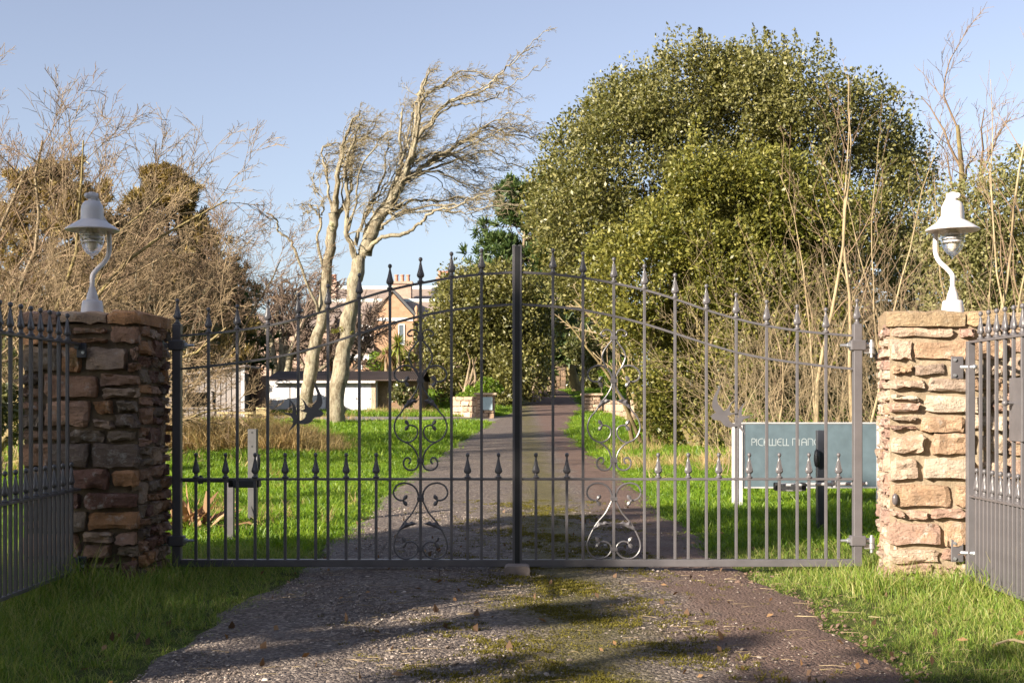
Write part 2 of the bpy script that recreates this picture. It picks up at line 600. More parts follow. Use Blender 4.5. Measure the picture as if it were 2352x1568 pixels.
def stone_mesh(corners, depth, bulge, rng, nx=7, ny=5):
    """front at +n; corners four (u,v); local frame u, v, n; outer ring turns back into the wall"""
    c = np.array(corners)
    V = []
    gu = np.array([-1, -1, -.74, -.3, .1, .5, .8, 1, 1])
    gv = np.array([-1, -1, -.5, .1, .6, 1, 1])
    tilt = rng.normal(0, .007, 2)
    for j, b in enumerate(gv):
        for i, a in enumerate(gu):
            rr = .955
            aa, bb = a, b
            if abs(a) == 1 and abs(b) == 1:
                aa, bb = a * rr, b * .93
            s, t = (aa + 1) / 2, (bb + 1) / 2
            p = (c[0] * (1 - s) + c[1] * s) * (1 - t) + (c[3] * (1 - s) + c[2] * s) * t
            outer = i in (0, len(gu) - 1) or j in (0, len(gv) - 1)
            edge = (i in (1, len(gu) - 2) or j in (1, len(gv) - 2)) and not outer
            if outer:
                n = -depth
                jit = (rng.normal(0, .0025, 2))
            else:
                n = (bulge * (.72 if edge else 1.) + tilt[0] * a + tilt[1] * b + rng.normal(0, .0062))
                jit = rng.normal(0, .004, 2)
                if edge:
                    ctr = c.mean(0)
                    p = p + (ctr - p) / (np.linalg.norm(ctr - p) + 1e-6) * .006
            V.append((p[0] + jit[0], p[1] + jit[1], n))
    w = len(gu)
    i = (np.arange(len(gv) - 1)[:, None] * w + np.arange(w - 1)[None]).ravel()
    return np.array(V), np.stack([i, i + 1, i + w + 1, i + w], -1)


def stone_np(name, v, f, mat):
    me = np_mesh(name, v, f, mat, True)
    me.set_sharp_from_angle(angle=math.radians(20))
    return me


def stone_face(parent, origin, udir, width, z0, z1, rng, mat, hr=(.06, .15), lr=(.10, .34), gap=.014, bulge=(.016, .034), depth=.05, name='stone', corner=0, wob=.010, smooth=True, split=.5):
    """courses of stones on a wall face; udir runs to the right seen from outside"""
    u = np.array(udir, float)
    nrm = np.array([u[1], -u[0], 0.])
    o = np.array(origin, float)
    z = z0
    pw = np.array(parent_world(parent))
    base = 0
    while z < z1 - .02:
        h = min(rng.uniform(*hr), z1 - z)
        if z1 - z - h < .045:
            h = z1 - z
        x = 0. if base % 2 == 0 else 0.
        base += 1
        while x < width - .01:
            l = rng.uniform(*lr) * (1.15 if h > .1 else .95)
            if width - x - l < lr[0] * .6:
                l = width - x
            sub = [(z, z + h)]
            if h > .105 and l < .27 and rng.random() < split:
                k = rng.uniform(.4, .6)
                sub = [(z, z + h * k), (z + h * k, z + h)]
            for a, b in sub:
                g = gap * rng.uniform(.5, 1.3) / 2
                q = [(x + g, a + g), (x + l - g, a + g), (x + l - g, b - g), (x + g, b - g)]
                q = [(s + rng.uniform(-wob, wob) * .8, t + rng.uniform(-wob, wob) * .8) for s, t in q]
                q = [(min(max(s, -.012), width + .012), t) for s, t in q]
                d = depth
                v, f = stone_mesh(q, d, rng.uniform(*bulge), rng)
                c = v.mean(0)
                wc = o + u * c[0] + np.array([0, 0, c[1]])
                vv = (v[:, :1] - c[0]) * u[None] + (v[:, 1:2] - c[1]) * np.array([[0, 0, 1.]]) + v[:, 2:3] * nrm[None]
                ob = link(bpy.data.objects.new(name, stone_np(name, vv, f, mat)), parent)
                ob.location = Vector([float(k) for k in (wc - pw)])
            x += l
        z += h


DF, DB, DG = 7.46, 8.08, 8.0
X_IN_L = P(320, 0, DF)[0]
X_OUT_L = P(48, 0, DF)[0]
X_IN_R = P(2041, 0, DF)[0]
X_OUT_R = P(2310, 0, DF)[0]
Z_CAP = P(0, 714, DF)[2]


def pillar_stone_row(root, x0, x1, rng, mat, lens, hs, slant):
    """coping slabs lying across the top"""
    y0, y1 = DF - .035, DB + .02
    xs = [x0 - .02]
    while xs[-1] < x1 - .02:
        l = rng.uniform(*lens)
        if x1 + .02 - xs[-1] - l < .12:
            l = x1 + .02 - xs[-1]
        xs.append(xs[-1] + l)
    for q, (a, b) in enumerate(zip(xs[:-1], xs[1:])):
        h = rng.uniform(*hs)
        m = MB()
        yy = y0 + rng.uniform(-.008, .012)
        n = 6
        vs, fs = [], []
        for k in range(n + 1):
            s = k / n
            x = a + .006 + (b - a - .012) * s
            dy = rng.normal(0, .006) + (.012 if k in (0, n) else 0)
            dz0, dz1 = rng.normal(0, .004), rng.normal(0, .0045) - (.006 if k in (0, n) else 0)
            xb = x + (slant if (q == 0) else slant * .3) * (1 - s)
            vs += [(x, yy + .012 + dy, Z_CAP - h + dz0), (x, yy + dy, Z_CAP - h * .55 + dz0), (x, yy + .006 + dy, Z_CAP - .012 + dz1), (x, yy + .04 + dy, Z_CAP + dz1),
                   (xb, y1, Z_CAP + dz1 * .5), (xb, y1, Z_CAP - h)]
        for k in range(n):
            for r in range(6):
                r2 = (r + 1) % 6
                fs.append((k * 6 + r, k * 6 + r2, k * 6 + 6 + r2, k * 6 + 6 + r))
        fs += [tuple(range(6)), tuple(range(n * 6 + 5, n * 6 - 1, -1))]
        m.add(vs, fs)
        m.build('cap_stone', mat, root, smooth=True)


def make_pillar(name, label, x0, x1, inner_left, mat, mortar, seed, hr, lr):
    rng = np.random.default_rng(seed)
    root = thing(name, label, 'gate pillar', ((x0 + x1) / 2, (DF + DB) / 2, 0), 'stone gate pillars')
    zt = Z_CAP - .078
    slant = .135 if inner_left else 0.      # the inner face of the right-hand pillar is splayed away from the drive
    fm = .012 if inner_left else .022
    m = MB()
    c4 = [(x0 + .012, DF + fm), (x1 - .012, DF + fm), (x1 - .012, DB - .012), (x0 + .012 + slant, DB - .012)]
    m.add([(x, y, z) for z in (-.1, zt + .004) for x, y in c4], [(0, 1, 2, 3), (4, 5, 6, 7), (0, 1, 5, 4), (1, 2, 6, 5), (2, 3, 7, 6), (3, 0, 4, 7)])
    m.build('mortar', mortar, root)
    stone_face(root, (x0, DF, 0), (1, 0, 0), x1 - x0, -.04, zt, rng, mat, hr, lr, gap=.024 if inner_left else .020, wob=.014, bulge=(.012, .034))
    kw = dict(hr=(.06, .15), lr=(.08, .24), bulge=(.008, .026), wob=.012)
    if inner_left:
        dv = np.array([-slant, DF + .02 - DB])
        L = float(np.linalg.norm(dv))
        stone_face(root, (x0 + slant, DB, 0), (dv[0] / L, dv[1] / L, 0), L, -.04, zt, rng, mat, **kw)
    else:
        stone_face(root, (x1, DF + .02, 0), (0, 1, 0), DB - DF - .02, -.04, zt, rng, mat, **kw)
    pillar_stone_row(root, x0, x1, rng, CAP_BUFF if inner_left else mat, (.30, .52) if inner_left else (.16, .34), (.078, .092) if inner_left else (.062, .088), slant)
    return root


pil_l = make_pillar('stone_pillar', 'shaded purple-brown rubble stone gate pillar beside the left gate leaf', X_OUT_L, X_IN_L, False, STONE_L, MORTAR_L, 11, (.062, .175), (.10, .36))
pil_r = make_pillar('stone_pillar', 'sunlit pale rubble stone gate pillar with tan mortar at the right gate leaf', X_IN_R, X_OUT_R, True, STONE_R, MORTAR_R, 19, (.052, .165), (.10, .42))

# the wall that goes on to the right of the sunlit pillar
rngw = np.random.default_rng(14)
wall_r = thing('stone_wall', 'sunlit rubble stone wall running right behind the grey railing gate', 'wall', (3.4, 7.8, 0))
MB().box(X_OUT_R + .002, 5.2, DF + .042, DB - .05, -.1, Z_CAP - .075).build('mortar', MORTAR_R, wall_r)
stone_face(wall_r, (X_OUT_R + .012, DF + .04, 0), (1, 0, 0), .95, -.04, Z_CAP - .08, rngw, STONE_R, (.065, .17), (.12, .36), gap=.028, wob=.013)
stone_face(wall_r, (X_OUT_R + .97, DF + .04, 0), (1, 0, 0), 1.2, -.04, Z_CAP - .08, rngw, STONE_R, (.12, .2), (.25, .5), gap=.02, wob=.013)
for a, b in ((X_OUT_R + .02, X_OUT_R + .42), (X_OUT_R + .43, X_OUT_R + .8), (X_OUT_R + .81, X_OUT_R + 1.3), (X_OUT_R + 1.31, 5.2)):
    MB().box(a, b, DF + .008 + rngw.uniform(0, .012), DB, Z_CAP - .08, Z_CAP + rngw.uniform(-.012, .002), .012).build('cap_stone', CAP_BUFF, wall_r)

# ------------------------------------------------------------------ pillar-top lamps


def make_lamp(label, cx, mirror):
    """swan-necked lamp; neck goes up behind the shade"""
    s = .00264
    cy = DF + .31
    root = thing('gate_lamp', label, 'lamp', (cx, cy, Z_CAP), 'white lamps on the gate pillars')
    z = lambda py: Z_CAP + (713 - py) * s
    m = MB()
    m.lathe([(.080, Z_CAP - .004), (.080, Z_CAP + .004), (.070, Z_CAP + .006)], (cx, cy, 0), 28)
    m.build('base_flange', WHITE, root, True)
    m = MB()
    m.lathe([(.068, z(711)), (.062, z(690)), (.0585, z(683)), (.052, z(680.5)), (.036, z(680)), (.034, z(672)), (.0285, z(664)), (.020, z(655)), (.018, z(650))], (cx, cy, 0), 28)
    m.build('base_cone', WHITE, root, True)
    dx, dy = (.062 if not mirror else -.062), .125
    ex = dx * .3
    pts = catmull([(cx, cy, z(654)), (cx, cy, z(640)), (cx + dx * .02, cy + dy * .05, z(622)), (cx + dx * .35, cy + dy * .4, z(604)), (cx + dx * .78, cy + dy * .8, z(586)), (cx + dx, cy + dy, z(565)), (cx + dx, cy + dy * 1.02, z(535)),
                   (cx + dx * .85, cy + dy, z(505)), (cx + ex, cy + dy * .85, z(480)), (cx + ex * .9, cy + dy * .75, z(462)), (cx + ex * .6, cy + dy * .45, z(447)), (cx + ex * .1, cy + dy * .1, z(442))], 6)
    m = MB()
    m.tube(pts, .0145, 12)
    m.build('swan_neck', WHITE, root, True)
    m = MB()
    prof = [(.154, z(521)), (.1585, z(519.5)), (.1585, z(517.5)), (.135, z(511)), (.108, z(504.5)), (.085, z(499)), (.0685, z(496)), (.0672, z(491)), (.0665, z(473)), (.063, z(464)), (.054, z(457)), (.042, z(453)), (.026, z(451.5)), (.012, z(451))]
    inner = [(.135, z(516)), (.06, z(503)), (.02, z(498))]
    m.lathe(prof, (cx, cy, 0), 40, cap=False)
    m.lathe([prof[0]] + inner, (cx, cy, 0), 40, cap=False)
    m.build('shade', WHITE, root, True)
    m = MB()
    sg = -1 if not mirror else 1
    m.lathe([(.022, z(453)), (.024, z(448)), (.024, z(434)), (.018, z(432))], (cx, cy, 0), 16)
    m.tube([(cx - sg * .03, cy + .01, z(441)), (cx + sg * .018, cy - .02, z(441))], [.020, .018], 14)
    m.lathe([(.004, -.017), (.012, -.013), (.017, -.005), (.017, .005), (.012, .013), (.004, .017)], (cx + sg * .024, cy - .024, z(441)), 14)
    m.build('neck_fitting', WHITE, root, True)
    m = MB()
    m.lathe([(.076, z(517)), (.075, z(528)), (.071, z(541)), (.062, z(555)), (.048, z(566)), (.030, z(574)), (.012, z(578)), (.006, z(581)), (.004, z(585))], (cx, cy, 0), 28, cap=False)
    m.build('glass_bowl', GLASS, root, True)
    for k, (py, r) in enumerate(((528, .046), (536, .048), (544, .050))):
        m = MB()
        m.lathe([(r * .75, z(py + 1)), (r, z(py + 3)), (r, z(py)), (r * .8, z(py - 2.5)), (r * .5, z(py - 2.5))], (cx, cy, 0), 24)
        m.build('louvre_ring', WHITE, root, True)
    m = MB()
    m.lathe([(.03, z(510)), (.03, z(545)), (.024, z(560)), (.008, z(566))], (cx, cy, 0), 16)
    m.build('bulb', m_bulb, root, True)
    return root


m_bulb = m_paint('frosted_bulb', (.62, .56, .48), .3)
LX = (212 - CX) * (DF + .31) / FPX
RX = (2188 - CX) * (DF + .31) / FPX
make_lamp('white swan-neck lamp standing on the shaded left pillar', LX, False)
make_lamp('white swan-neck lamp standing on the sunlit right pillar', RX, True)

# ------------------------------------------------------------------ ironwork pieces
S8 = 8.0 / FPX


def gx(px):
    return (px - CX) * S8


def gzz(py):
    return CZ + (HY - py) * S8


def finial_mesh(mat):
    """cast drop: collar, flattened tear with a sunk face, ball"""
    m = MB()
    k = S8
    m.lathe([(.0195, 0), (.0205, .004), (.0205, .009), (.013, .012), (.0105, .017), (.0125, .023), (.010, .029)], (0, 0, 0), 12)
    prof = [(.011, .027), (.0195, .033), (.0240, .042), (.0230, .052), (.0175, .070), (.0105, .094), (.0068, .116), (.0056, .134)]
    m.lathe(prof, (0, 0, 0), 14, 1., .62)
    m.lathe([(.006, .131), (.010, .135), (.0125, .142), (.0125, .148), (.009, .155), (.004, .158)], (0, 0, 0), 12)
    # raised rim on both faces
    ring = [(0, .036), (.012, .041), (.0165, .050), (.0145, .064), (.0095, .090), (.0045, .114), (0, .122), (-.0045, .114), (-.0095, .090), (-.0145, .064), (-.0165, .050), (-.012, .041)]
    for sg in (-1, 1):
        pts = []
        for x, zz in ring + ring[:1]:
            r = np.interp(zz, [p[1] for p in prof], [p[0] for p in prof])
            yy = .62 * math.sqrt(max(r * r - x * x, 0))
            pts.append((x, sg * (yy + .0005), zz))
        m.tube(pts, .0028, 5, cap=False)
    return m.mesh('finial', mat, smooth=True)


FIN = finial_mesh(IRON)
FIN_D = finial_mesh(IRON_DARK)


def bar_mesh(name, mat, h, w=.0175):
    m = MB()
    m.box(-w / 2, w / 2, -w / 2, w / 2, 0, h, .0018)
    return m.mesh(name, mat)


CUR_X = [417, 479, 545, 615, 685, 753.5, 825.5, 895.7, 966, 1037, 1106, 1178]
CUR_T = [771, 766, 759, 748, 732, 712, 687, 666, 650.5, 638, 630, 625.5]
CUR_B = [847, 841, 833, 823, 809, 789, 766, 744, 726, 712, 704, 699]

# scroll outlines of the right half: (offset from the middle bar, print y); the left half is the mirror
_up = lambda pts: [((x - 222) * .21, 752.6 + y * .21) for x, y in pts]
_lw = lambda pts: [((x - 1013) * .40, 940.8 + y * .40) for x, y in pts]
SCROLLS = [_up(p) for p in (
    [(240, 100), (245, 62), (262, 34), (300, 22), (340, 35), (362, 60), (358, 82), (340, 92), (322, 88), (312, 78)],
    [(238, 130), (270, 170), (310, 220), (340, 270), (350, 320), (335, 370), (310, 425), (275, 475), (250, 520), (238, 560)],
    [(240, 560), (250, 510), (280, 460), (330, 425), (390, 412), (450, 430), (495, 470), (508, 515), (490, 560), (455, 585), (420, 590), (395, 588)],
    [(238, 590), (255, 660), (300, 740), (370, 830), (430, 920), (480, 980), (508, 1060), (505, 1120), (475, 1190), (430, 1230), (375, 1250), (320, 1240), (275, 1200), (255, 1150), (262, 1100), (300, 1070), (345, 1065)],
    [(385, 1250), (330, 1285), (280, 1340), (255, 1400), (241, 1450)],
    [(241, 1465), (265, 1530), (310, 1555), (360, 1550), (400, 1515), (408, 1465), (385, 1425), (350, 1422), (332, 1450), (345, 1478), (358, 1480)])]
SCROLLS += [_lw(p) for p in (
    [(1022, 505), (1035, 460), (1065, 430), (1110, 420), (1150, 435), (1168, 470), (1160, 500), (1135, 518), (1110, 520)],
    [(1022, 515), (1060, 590), (1110, 650), (1145, 710), (1165, 765), (1160, 810), (1130, 845), (1090, 853), (1050, 838), (1026, 800), (1038, 770), (1065, 755), (1095, 760)])]
COLLARS = (775.7, 874.4, 1057.5, 1144.8, 1260.8)
SC_LEAVES = [(*_up([(392, 588)])[0], math.pi, .042), (*_up([(350, 1065)])[0], 0., .040), (*_lw([(1112, 519)])[0], math.pi, .042), (*_lw([(1095, 761)])[0], 0., .042)]
ACANTH = [(_up([(395, 880)])[0], _up([(246, 795)])[0]), (_lw([(1135, 690)])[0], _lw([(1028, 652)])[0])]


def leaf_orn(m, x, z, a, size, y):
    """two small cupped leaves and a bud at the end of a scroll"""
    for da in (-.95, .95):
        ca, sa = math.cos(a + da), math.sin(a + da)
        vs = []
        prof = [(0, .08), (.25, .42), (.55, .62), (.85, .42), (1.0, .05)]
        for t, wd in prof:
            for sd, dy in ((-1, 0), (0, -.28), (1, 0)):
                lx, lz = t * size, sd * wd * size * .5
                vs.append((x + lx * ca - lz * sa, y + dy * size * wd - .004, z + lx * sa + lz * ca))
        fs = []
        for k in range(len(prof) - 1):
            for j in range(2):
                fs.append((k * 3 + j, k * 3 + j + 1, k * 3 + 4 + j, k * 3 + 3 + j))
        b = len(vs)
        vs2 = [(vx, vy + .003, vz) for vx, vy, vz in vs]
        m.add(vs + vs2, fs + [tuple(b + i for i in reversed(f)) for f in fs])
    m.lathe([(.002, -.009), (.008, -.004), (.008, .004), (.002, .009)], (x, y - .004, z), 8)


def acanthus(m, p0, p1, side, y):
    """lobed leaf lying along a scroll"""
    p0, p1 = np.array(p0), np.array(p1)
    d = p1 - p0
    nrm = np.array([-d[1], d[0]]) / np.linalg.norm(d) * side
    n = 13
    vs, fs = [], []
    for k in range(n):
        t = k / (n - 1)
        wd = .024 * math.sin(math.pi * min(1, t * .9 + .08)) * (1 + .35 * math.sin(t * 19))
        c = p0 + d * t + nrm * .007 * math.sin(t * 3.1)
        for s, dy in ((-.25, .002), (.35, -.008 - .004 * math.sin(t * 19)), (1., 0)):
            q = c + nrm * wd * s
            vs.append((q[0], y + dy, q[1]))
    for k in range(n - 1):
        for j in range(2):
            fs.append((k * 3 + j, k * 3 + j + 1, k * 3 + 4 + j, k * 3 + 3 + j))
    b = len(vs)
    m.add(vs + [(a, bb + .003, c) for a, bb, c in vs], fs + [tuple(b + i for i in reversed(f)) for f in fs])


BIRD_BIG = [(800, 195), (850, 262), (915, 375), (965, 490), (992, 590), (995, 680), (975, 750), (940, 785), (905, 825), (945, 835), (985, 855), (1005, 885), (1042, 910), (1010, 930), (990, 965), (945, 990), (880, 995), (820, 1002),
            (780, 1040), (745, 1095), (690, 1135), (610, 1155), (520, 1152), (460, 1140), (420, 1130), (385, 1175), (340, 1225), (285, 1270), (235, 1335), (265, 1260), (310, 1190), (345, 1115), (300, 1098), (200, 1085), (330, 1078),
            (420, 1073), (500, 1070), (560, 1050), (610, 1000), (630, 930), (655, 895), (600, 885), (540, 862), (440, 840), (420, 832), (510, 832), (570, 828), (600, 805), (600, 740), (580, 670), (545, 610), (490, 555), (550, 590), (605, 650), (640, 715), (690, 765), (745, 790),
            (800, 700), (855, 640), (880, 550), (878, 460), (845, 370), (815, 280)]
BIRD_SMALL = [(205, 555), (260, 600), (320, 650), (370, 715), (402, 780), (412, 850), (408, 930), (440, 950), (480, 975), (470, 1000), (430, 1008), (425, 1060), (415, 1120), (345, 1118), (340, 1060), (310, 1000), (290, 970), (240, 955), (170, 940), (60, 945), (0, 952), (80, 938), (160, 930), (180, 912), (100, 885), (0, 845),
              (110, 878), (200, 900), (280, 902), (325, 895), (335, 840), (330, 800), (280, 785), (215, 762), (285, 778), (335, 790), (325, 740), (305, 680), (265, 615)]


def bird_pt(z, mirror):
    px = (680 + z[0] / 9.2227) * .9408
    py = (910 + z[1] / 9.2227) * .9408
    if mirror:
        px, py = 2376 - px, py + 7
    return gx(px), gzz(py)


def make_leaf(side):
    """one leaf of the double gate; side -1 left, +1 right. Print x of the left leaf is mirrored about 1188 for the right."""
    M = (lambda px: px) if side < 0 else (lambda px: 2376 - px)
    iron = IRON
    hx = gx(M(407.5))
    lab = 'iron gate leaf hung on the shaded left pillar, with its swallows' if side < 0 else 'grey iron gate leaf hung on the sunlit right pillar, with its swallows'
    root = thing('iron_gate', lab, 'gate', (hx, DG, 0), 'leaves of the double iron gate')
    lo = lambda a, b: (min(a, b), max(a, b))
    # stiles
    x0, x1 = lo(gx(M(397.5)), gx(M(417)))
    MB().box(x0, x1, DG - .028, DG + .028, gzz(1299), gzz(744), .004).build('hinge_stile', iron, root)
    x0, x1 = lo(gx(M(1177)), gx(M(1186.6)))
    MB().box(x0, x1, DG - .022, DG + .022, gzz(1298), gzz(563), .003).build('meeting_stile', iron, root)
    # rails
    xa, xb = lo(gx(M(417)), gx(M(1177)))
    MB().box(xa + .0005, xb - .0005, DG - .026, DG + .026, gzz(1300), gzz(1283.5), .003).build('bottom_rail', iron, root)
    MB().box(xa + .0005, xb - .0005, DG - .012, DG + .012, gzz(1102.5), gzz(1097), .0015).build('middle_rail', iron, root)
    for nm, cur in (('top_rail', CUR_T), ('curved_rail', CUR_B)):
        c = catmull([(gx(M(a)), DG, gzz(b)) for a, b in zip(CUR_X, cur)], 5)
        m = MB()
        n = len(c)
        vs, fs = [], []
        for p in c:
            for dy, dz in ((-.012, -.007), (.012, -.007), (.012, .007), (-.012, .007)):
                vs.append((p[0], DG + dy, p[2] + dz))
        for k in range(n - 1):
            for j in range(4):
                fs.append((k * 4 + j, k * 4 + (j + 1) % 4, k * 4 + 4 + (j + 1) % 4, k * 4 + 4 + j))
        m.add(vs, fs)
        m.build(nm, iron, root)
    zb = gzz(1283.5)
    # full bars up to the curved top rail, each under its finial
    for px in CUR_X[1:-1]:
        zt = gzz(np.interp(px, CUR_X, CUR_T))
        part('bar', bar_mesh('bar', iron, zt - zb - .004), (gx(M(px)), DG, zb), root)
        part('finial', FIN, (gx(M(px)), DG, zt + .005), root)
    part('finial', FIN, (hx, DG, gzz(744)), root)
    # dog bars
    zr = gzz(1097)
    dog = bar_mesh('dog_bar', iron, gzz(1102.5) - zb + .001)
    for px in (450, 518, 586, 655, 725, 795, 864, 1074, 1145):
        part('dog_bar', dog, (gx(M(px)), DG, zb), root)
        part('finial', FIN, (gx(M(px)), DG, zr - .001), root)
    # ornaments on the middle bar
    cxp = 966
    cx0 = gx(M(cxp))
    for sc in SCROLLS:
        for sgn in (-1, 1):
            pts = [(cx0 + sgn * dx * S8, DG + .0015 * sgn, gzz(py)) for dx, py in sc]
            m = MB()
            m.tube(catmull(pts, 6), .0058, 6)
            m.build('scroll', iron, root, True)
    for py in COLLARS:
        m = MB()
        for k in (-1, 0, 1):
            m.box(cx0 - .022, cx0 + .022, DG - .0135, DG + .0135, gzz(py) + k * .0075 - .0035, gzz(py) + k * .0075 + .0035, .001)
        m.build('collar', iron, root)
    for sgn in (-1, 1):
        for dx, py, a, sz in SC_LEAVES:
            m = MB()
            leaf_orn(m, cx0 + sgn * dx * S8, gzz(py), a if sgn > 0 else math.pi - a, sz, DG - .006)
            m.build('scroll_leaf', iron, root, True)
        for (p0, p1) in ACANTH:
            m = MB()
            acanthus(m, (cx0 + sgn * p0[0] * S8, gzz(p0[1])), (cx0 + sgn * p1[0] * S8, gzz(p1[1])), -sgn, DG - .008)
            m.build('acanthus_leaf', iron, root, True)
    # swallows cut from plate
    for poly, dy in ((BIRD_BIG, -.018), (BIRD_SMALL, -.0215)):
        m = MB()
        m.prism([bird_pt(q, side > 0) for q in poly], DG + dy, DG + dy + .003)
        m.build('swallow', iron, root)
    # adjustable hinge bolts through the stile
    for py in (793, 1241):
        z = gzz(py)
        fitting = iron
        x0, x1 = lo(gx(M(389)), gx(M(424)))
        MB().box(x0, x1, DG - .036, DG + .036, z - .032, z + .032, .006).build('hinge_block', fitting, root)
        m = MB()
        m.tube([(gx(M(372)), DG, z), (gx(M(446)), DG, z)], .0085, 12)
        hb = m.build('hinge_bolt', ZINC, root, True)
        for q in (384, 427):
            m = MB()
            m.tube([(gx(M(q - 3.5)), DG, z), (gx(M(q + 3.5)), DG, z)], .0165, 6)
            m.build('nut', ZINC, hb)
    return root


gate_l = make_leaf(-1)
gate_r = make_leaf(1)
for o in list(gate_l.children):           # the left leaf is the same paint; the black strip stands in for the shaded gap between the stiles
    pass
MB().box(gx(1182.5), gx(1193.5), DG - .025, DG + .025, gzz(1297.5), gzz(566)).build('gap_shade_strip', BLACK, gate_l)

# pintles built into the pillars
for root, xi, sg in ((pil_l, X_IN_L, 1), (pil_r, X_IN_R, -1)):
    for py in (793, 1241):
        z = gzz(py)
        xp = gx(374) if sg > 0 else gx(2376 - 374)
        m = MB()
        m.tube([(xp, DG, z - .075), (xp, DG, z + .035)], .0105, 12)
        m.lathe([(.02, -.05), (.02, -.018)], (xp, DG, z), 14)
        m.lathe([(.02, -.014), (.02, .018)], (xp, DG, z), 14)
        m.box(min(xp, xi), max(xp, xi), DG - .012, DG + .012, z - .05, z - .02)
        m.build('hinge_pin', ZINC, root, True)
m = MB()
# oval black photocell on the right-hand pillar
m.lathe([(.002, -.035), (.018, -.028), (.024, -.010), (.024, .010), (.018, .028), (.002, .035)], (P(2052, 0, DF)[0], DF - .035, P(0, 1145, DF)[2]), 14, .75, .7)
m.build('photocell', m_paint('photocell_grey', (.10, .085, .085), .3), pil_r, True)

# stop block under the meeting stiles
xa, xb = P(1159, 0, 7.75)[0], P(1217, 0, 7.75)[0]
zt = P(0, 1299, 7.72)[2]
poly = [(xa, -.02), (xb, -.02), (xb, zt - .02), (xb - .006, zt - .006), (xb - .022, zt), (xa + .022, zt), (xa + .006, zt - .006), (xa, zt - .02)]
m = MB()
m.prism(poly, 7.70, 7.84)
o = m.build('gate_stop', CONCRETE)
tag(o, 'small rounded concrete stop block under the meeting gate stiles', 'gate stop')

# ------------------------------------------------------------------ side railings that come forward from the pillars


def make_railing(side):
    if side < 0:
        x = -2.515
        ytop = 7.42
        # (world heights)
        zt, zm, zb = CZ + (925 - 789) * 7.4 / FPX, CZ + (925 - 1124) * 7.4 / FPX, CZ + (925 - 1308) * 7.4 / FPX
        root = thing('iron_railing', 'dark iron railing coming forward from the shaded left pillar', 'railing', (x, 6.6, 0))
        iron, fin = IRON, FIN
        ys = np.arange(7.24, 4.6, -.137)
        y0, y1 = 4.5, DF - .03
    else:
        x = 2.625
        zt, zm, zb = CZ + (925 - 785) * 7.3 / FPX, CZ + (925 - 1139) * 7.3 / FPX, CZ + (925 - 1328) * 7.3 / FPX
        root = thing('railing_gate', 'grey railing side gate coming forward from the sunlit right pillar', 'gate', (x, 6.8, 0))
        iron, fin = IRON, FIN
        ys = np.arange(7.17, 6.2, -.118)
        y0, y1 = 6.05, 7.32
    for nm, z, h in (('top_rail', zt, .007), ('middle_rail', zm, .007), ('bottom_rail', zb, .010)):
        MB().box(x - .014, x + .014, y0, y1, z - h, z + h, .002).build(nm, iron, root)
    bar = bar_mesh('bar', iron, zt - zb - .016)
    dog = bar_mesh('dog_bar', iron, zm - zb - .016)
    d = abs(ys[1] - ys[0])
    for y in ys:
        part('bar', bar, (x, y, zb + .009), root)
        part('finial', fin, (x, y, zt + .006), root, math.pi / 2)
        part('dog_bar', dog, (x, y + d / 2, zb + .009), root)
        part('finial', fin, (x, y + d / 2, zm + .006), root, math.pi / 2)
    if side < 0:
        for z in (zt - .05, zb + .02):
            m = MB()
            m.box(x - .012, x + .045, DF - .034, DF - .022, z - .03, z + .055, .003)
            m.box(x - .012, x + .012, DF - .07, DF - .034, z + .02, z + .05)
            br = m.build('wall_bracket', IRON_DARK, root)
            m = MB()
            m.tube([(x + .028, DF - .046, z), (x + .028, DF - .033, z)], .009, 8)
            m.build('bolt', ZINC, br, True)
    else:
        MB().box(x - .021, x + .021, 7.31, 7.352, zb - .02, zt + .006, .003).build('hinge_stile', iron, root)
        MB().box(x - .021, x + .021, 6.0, 6.045, zb - .01, zt + .35, .003).build('latch_stile', iron, root)
        MB().box(x - .016, x + .016, 6.55, 6.72, CZ - .20, CZ + .13, .003).build('lock_box', iron, root)
        m = MB()
        m.tube([(x - .055, 6.66, CZ + .0), (x + .05, 6.66, CZ + .0)], .008, 10)
        m.lathe([(.004, -.016), (.013, -.010), (.017, 0), (.013, .010), (.004, .016)], (x - .06, 6.66, CZ), 12)
        m.build('lock_knob', iron, root, True)
        for z in (P(0, 843, 7.35)[2], P(0, 1268, 7.35)[2]):
            m = MB()
            m.box(x - .075, x - .003, DF - .030, DF - .020, z - .065, z + .065, .003)
            br = m.build('hinge_plate', iron, root)
            for dz in (-.045, .045):
                m = MB()
                m.tube([(x - .055, DF - .040, z + dz), (x - .055, DF - .028, z + dz)], .009, 8)
                m.build('bolt', ZINC, br, True)
            m = MB()
            m.tube([(x - .05, 7.345, z), (x + .03, 7.30, z)], .011, 10)
            m.lathe([(.004, -.014), (.012, -.009), (.015, 0), (.012, .009), (.004, .014)], (x + .012, 7.297, z), 12)
            m.build('hinge_bolt', ZINC, br, True)
    return root


make_railing(-1)
make_railing(1)

# ------------------------------------------------------------------ gate openers and their posts


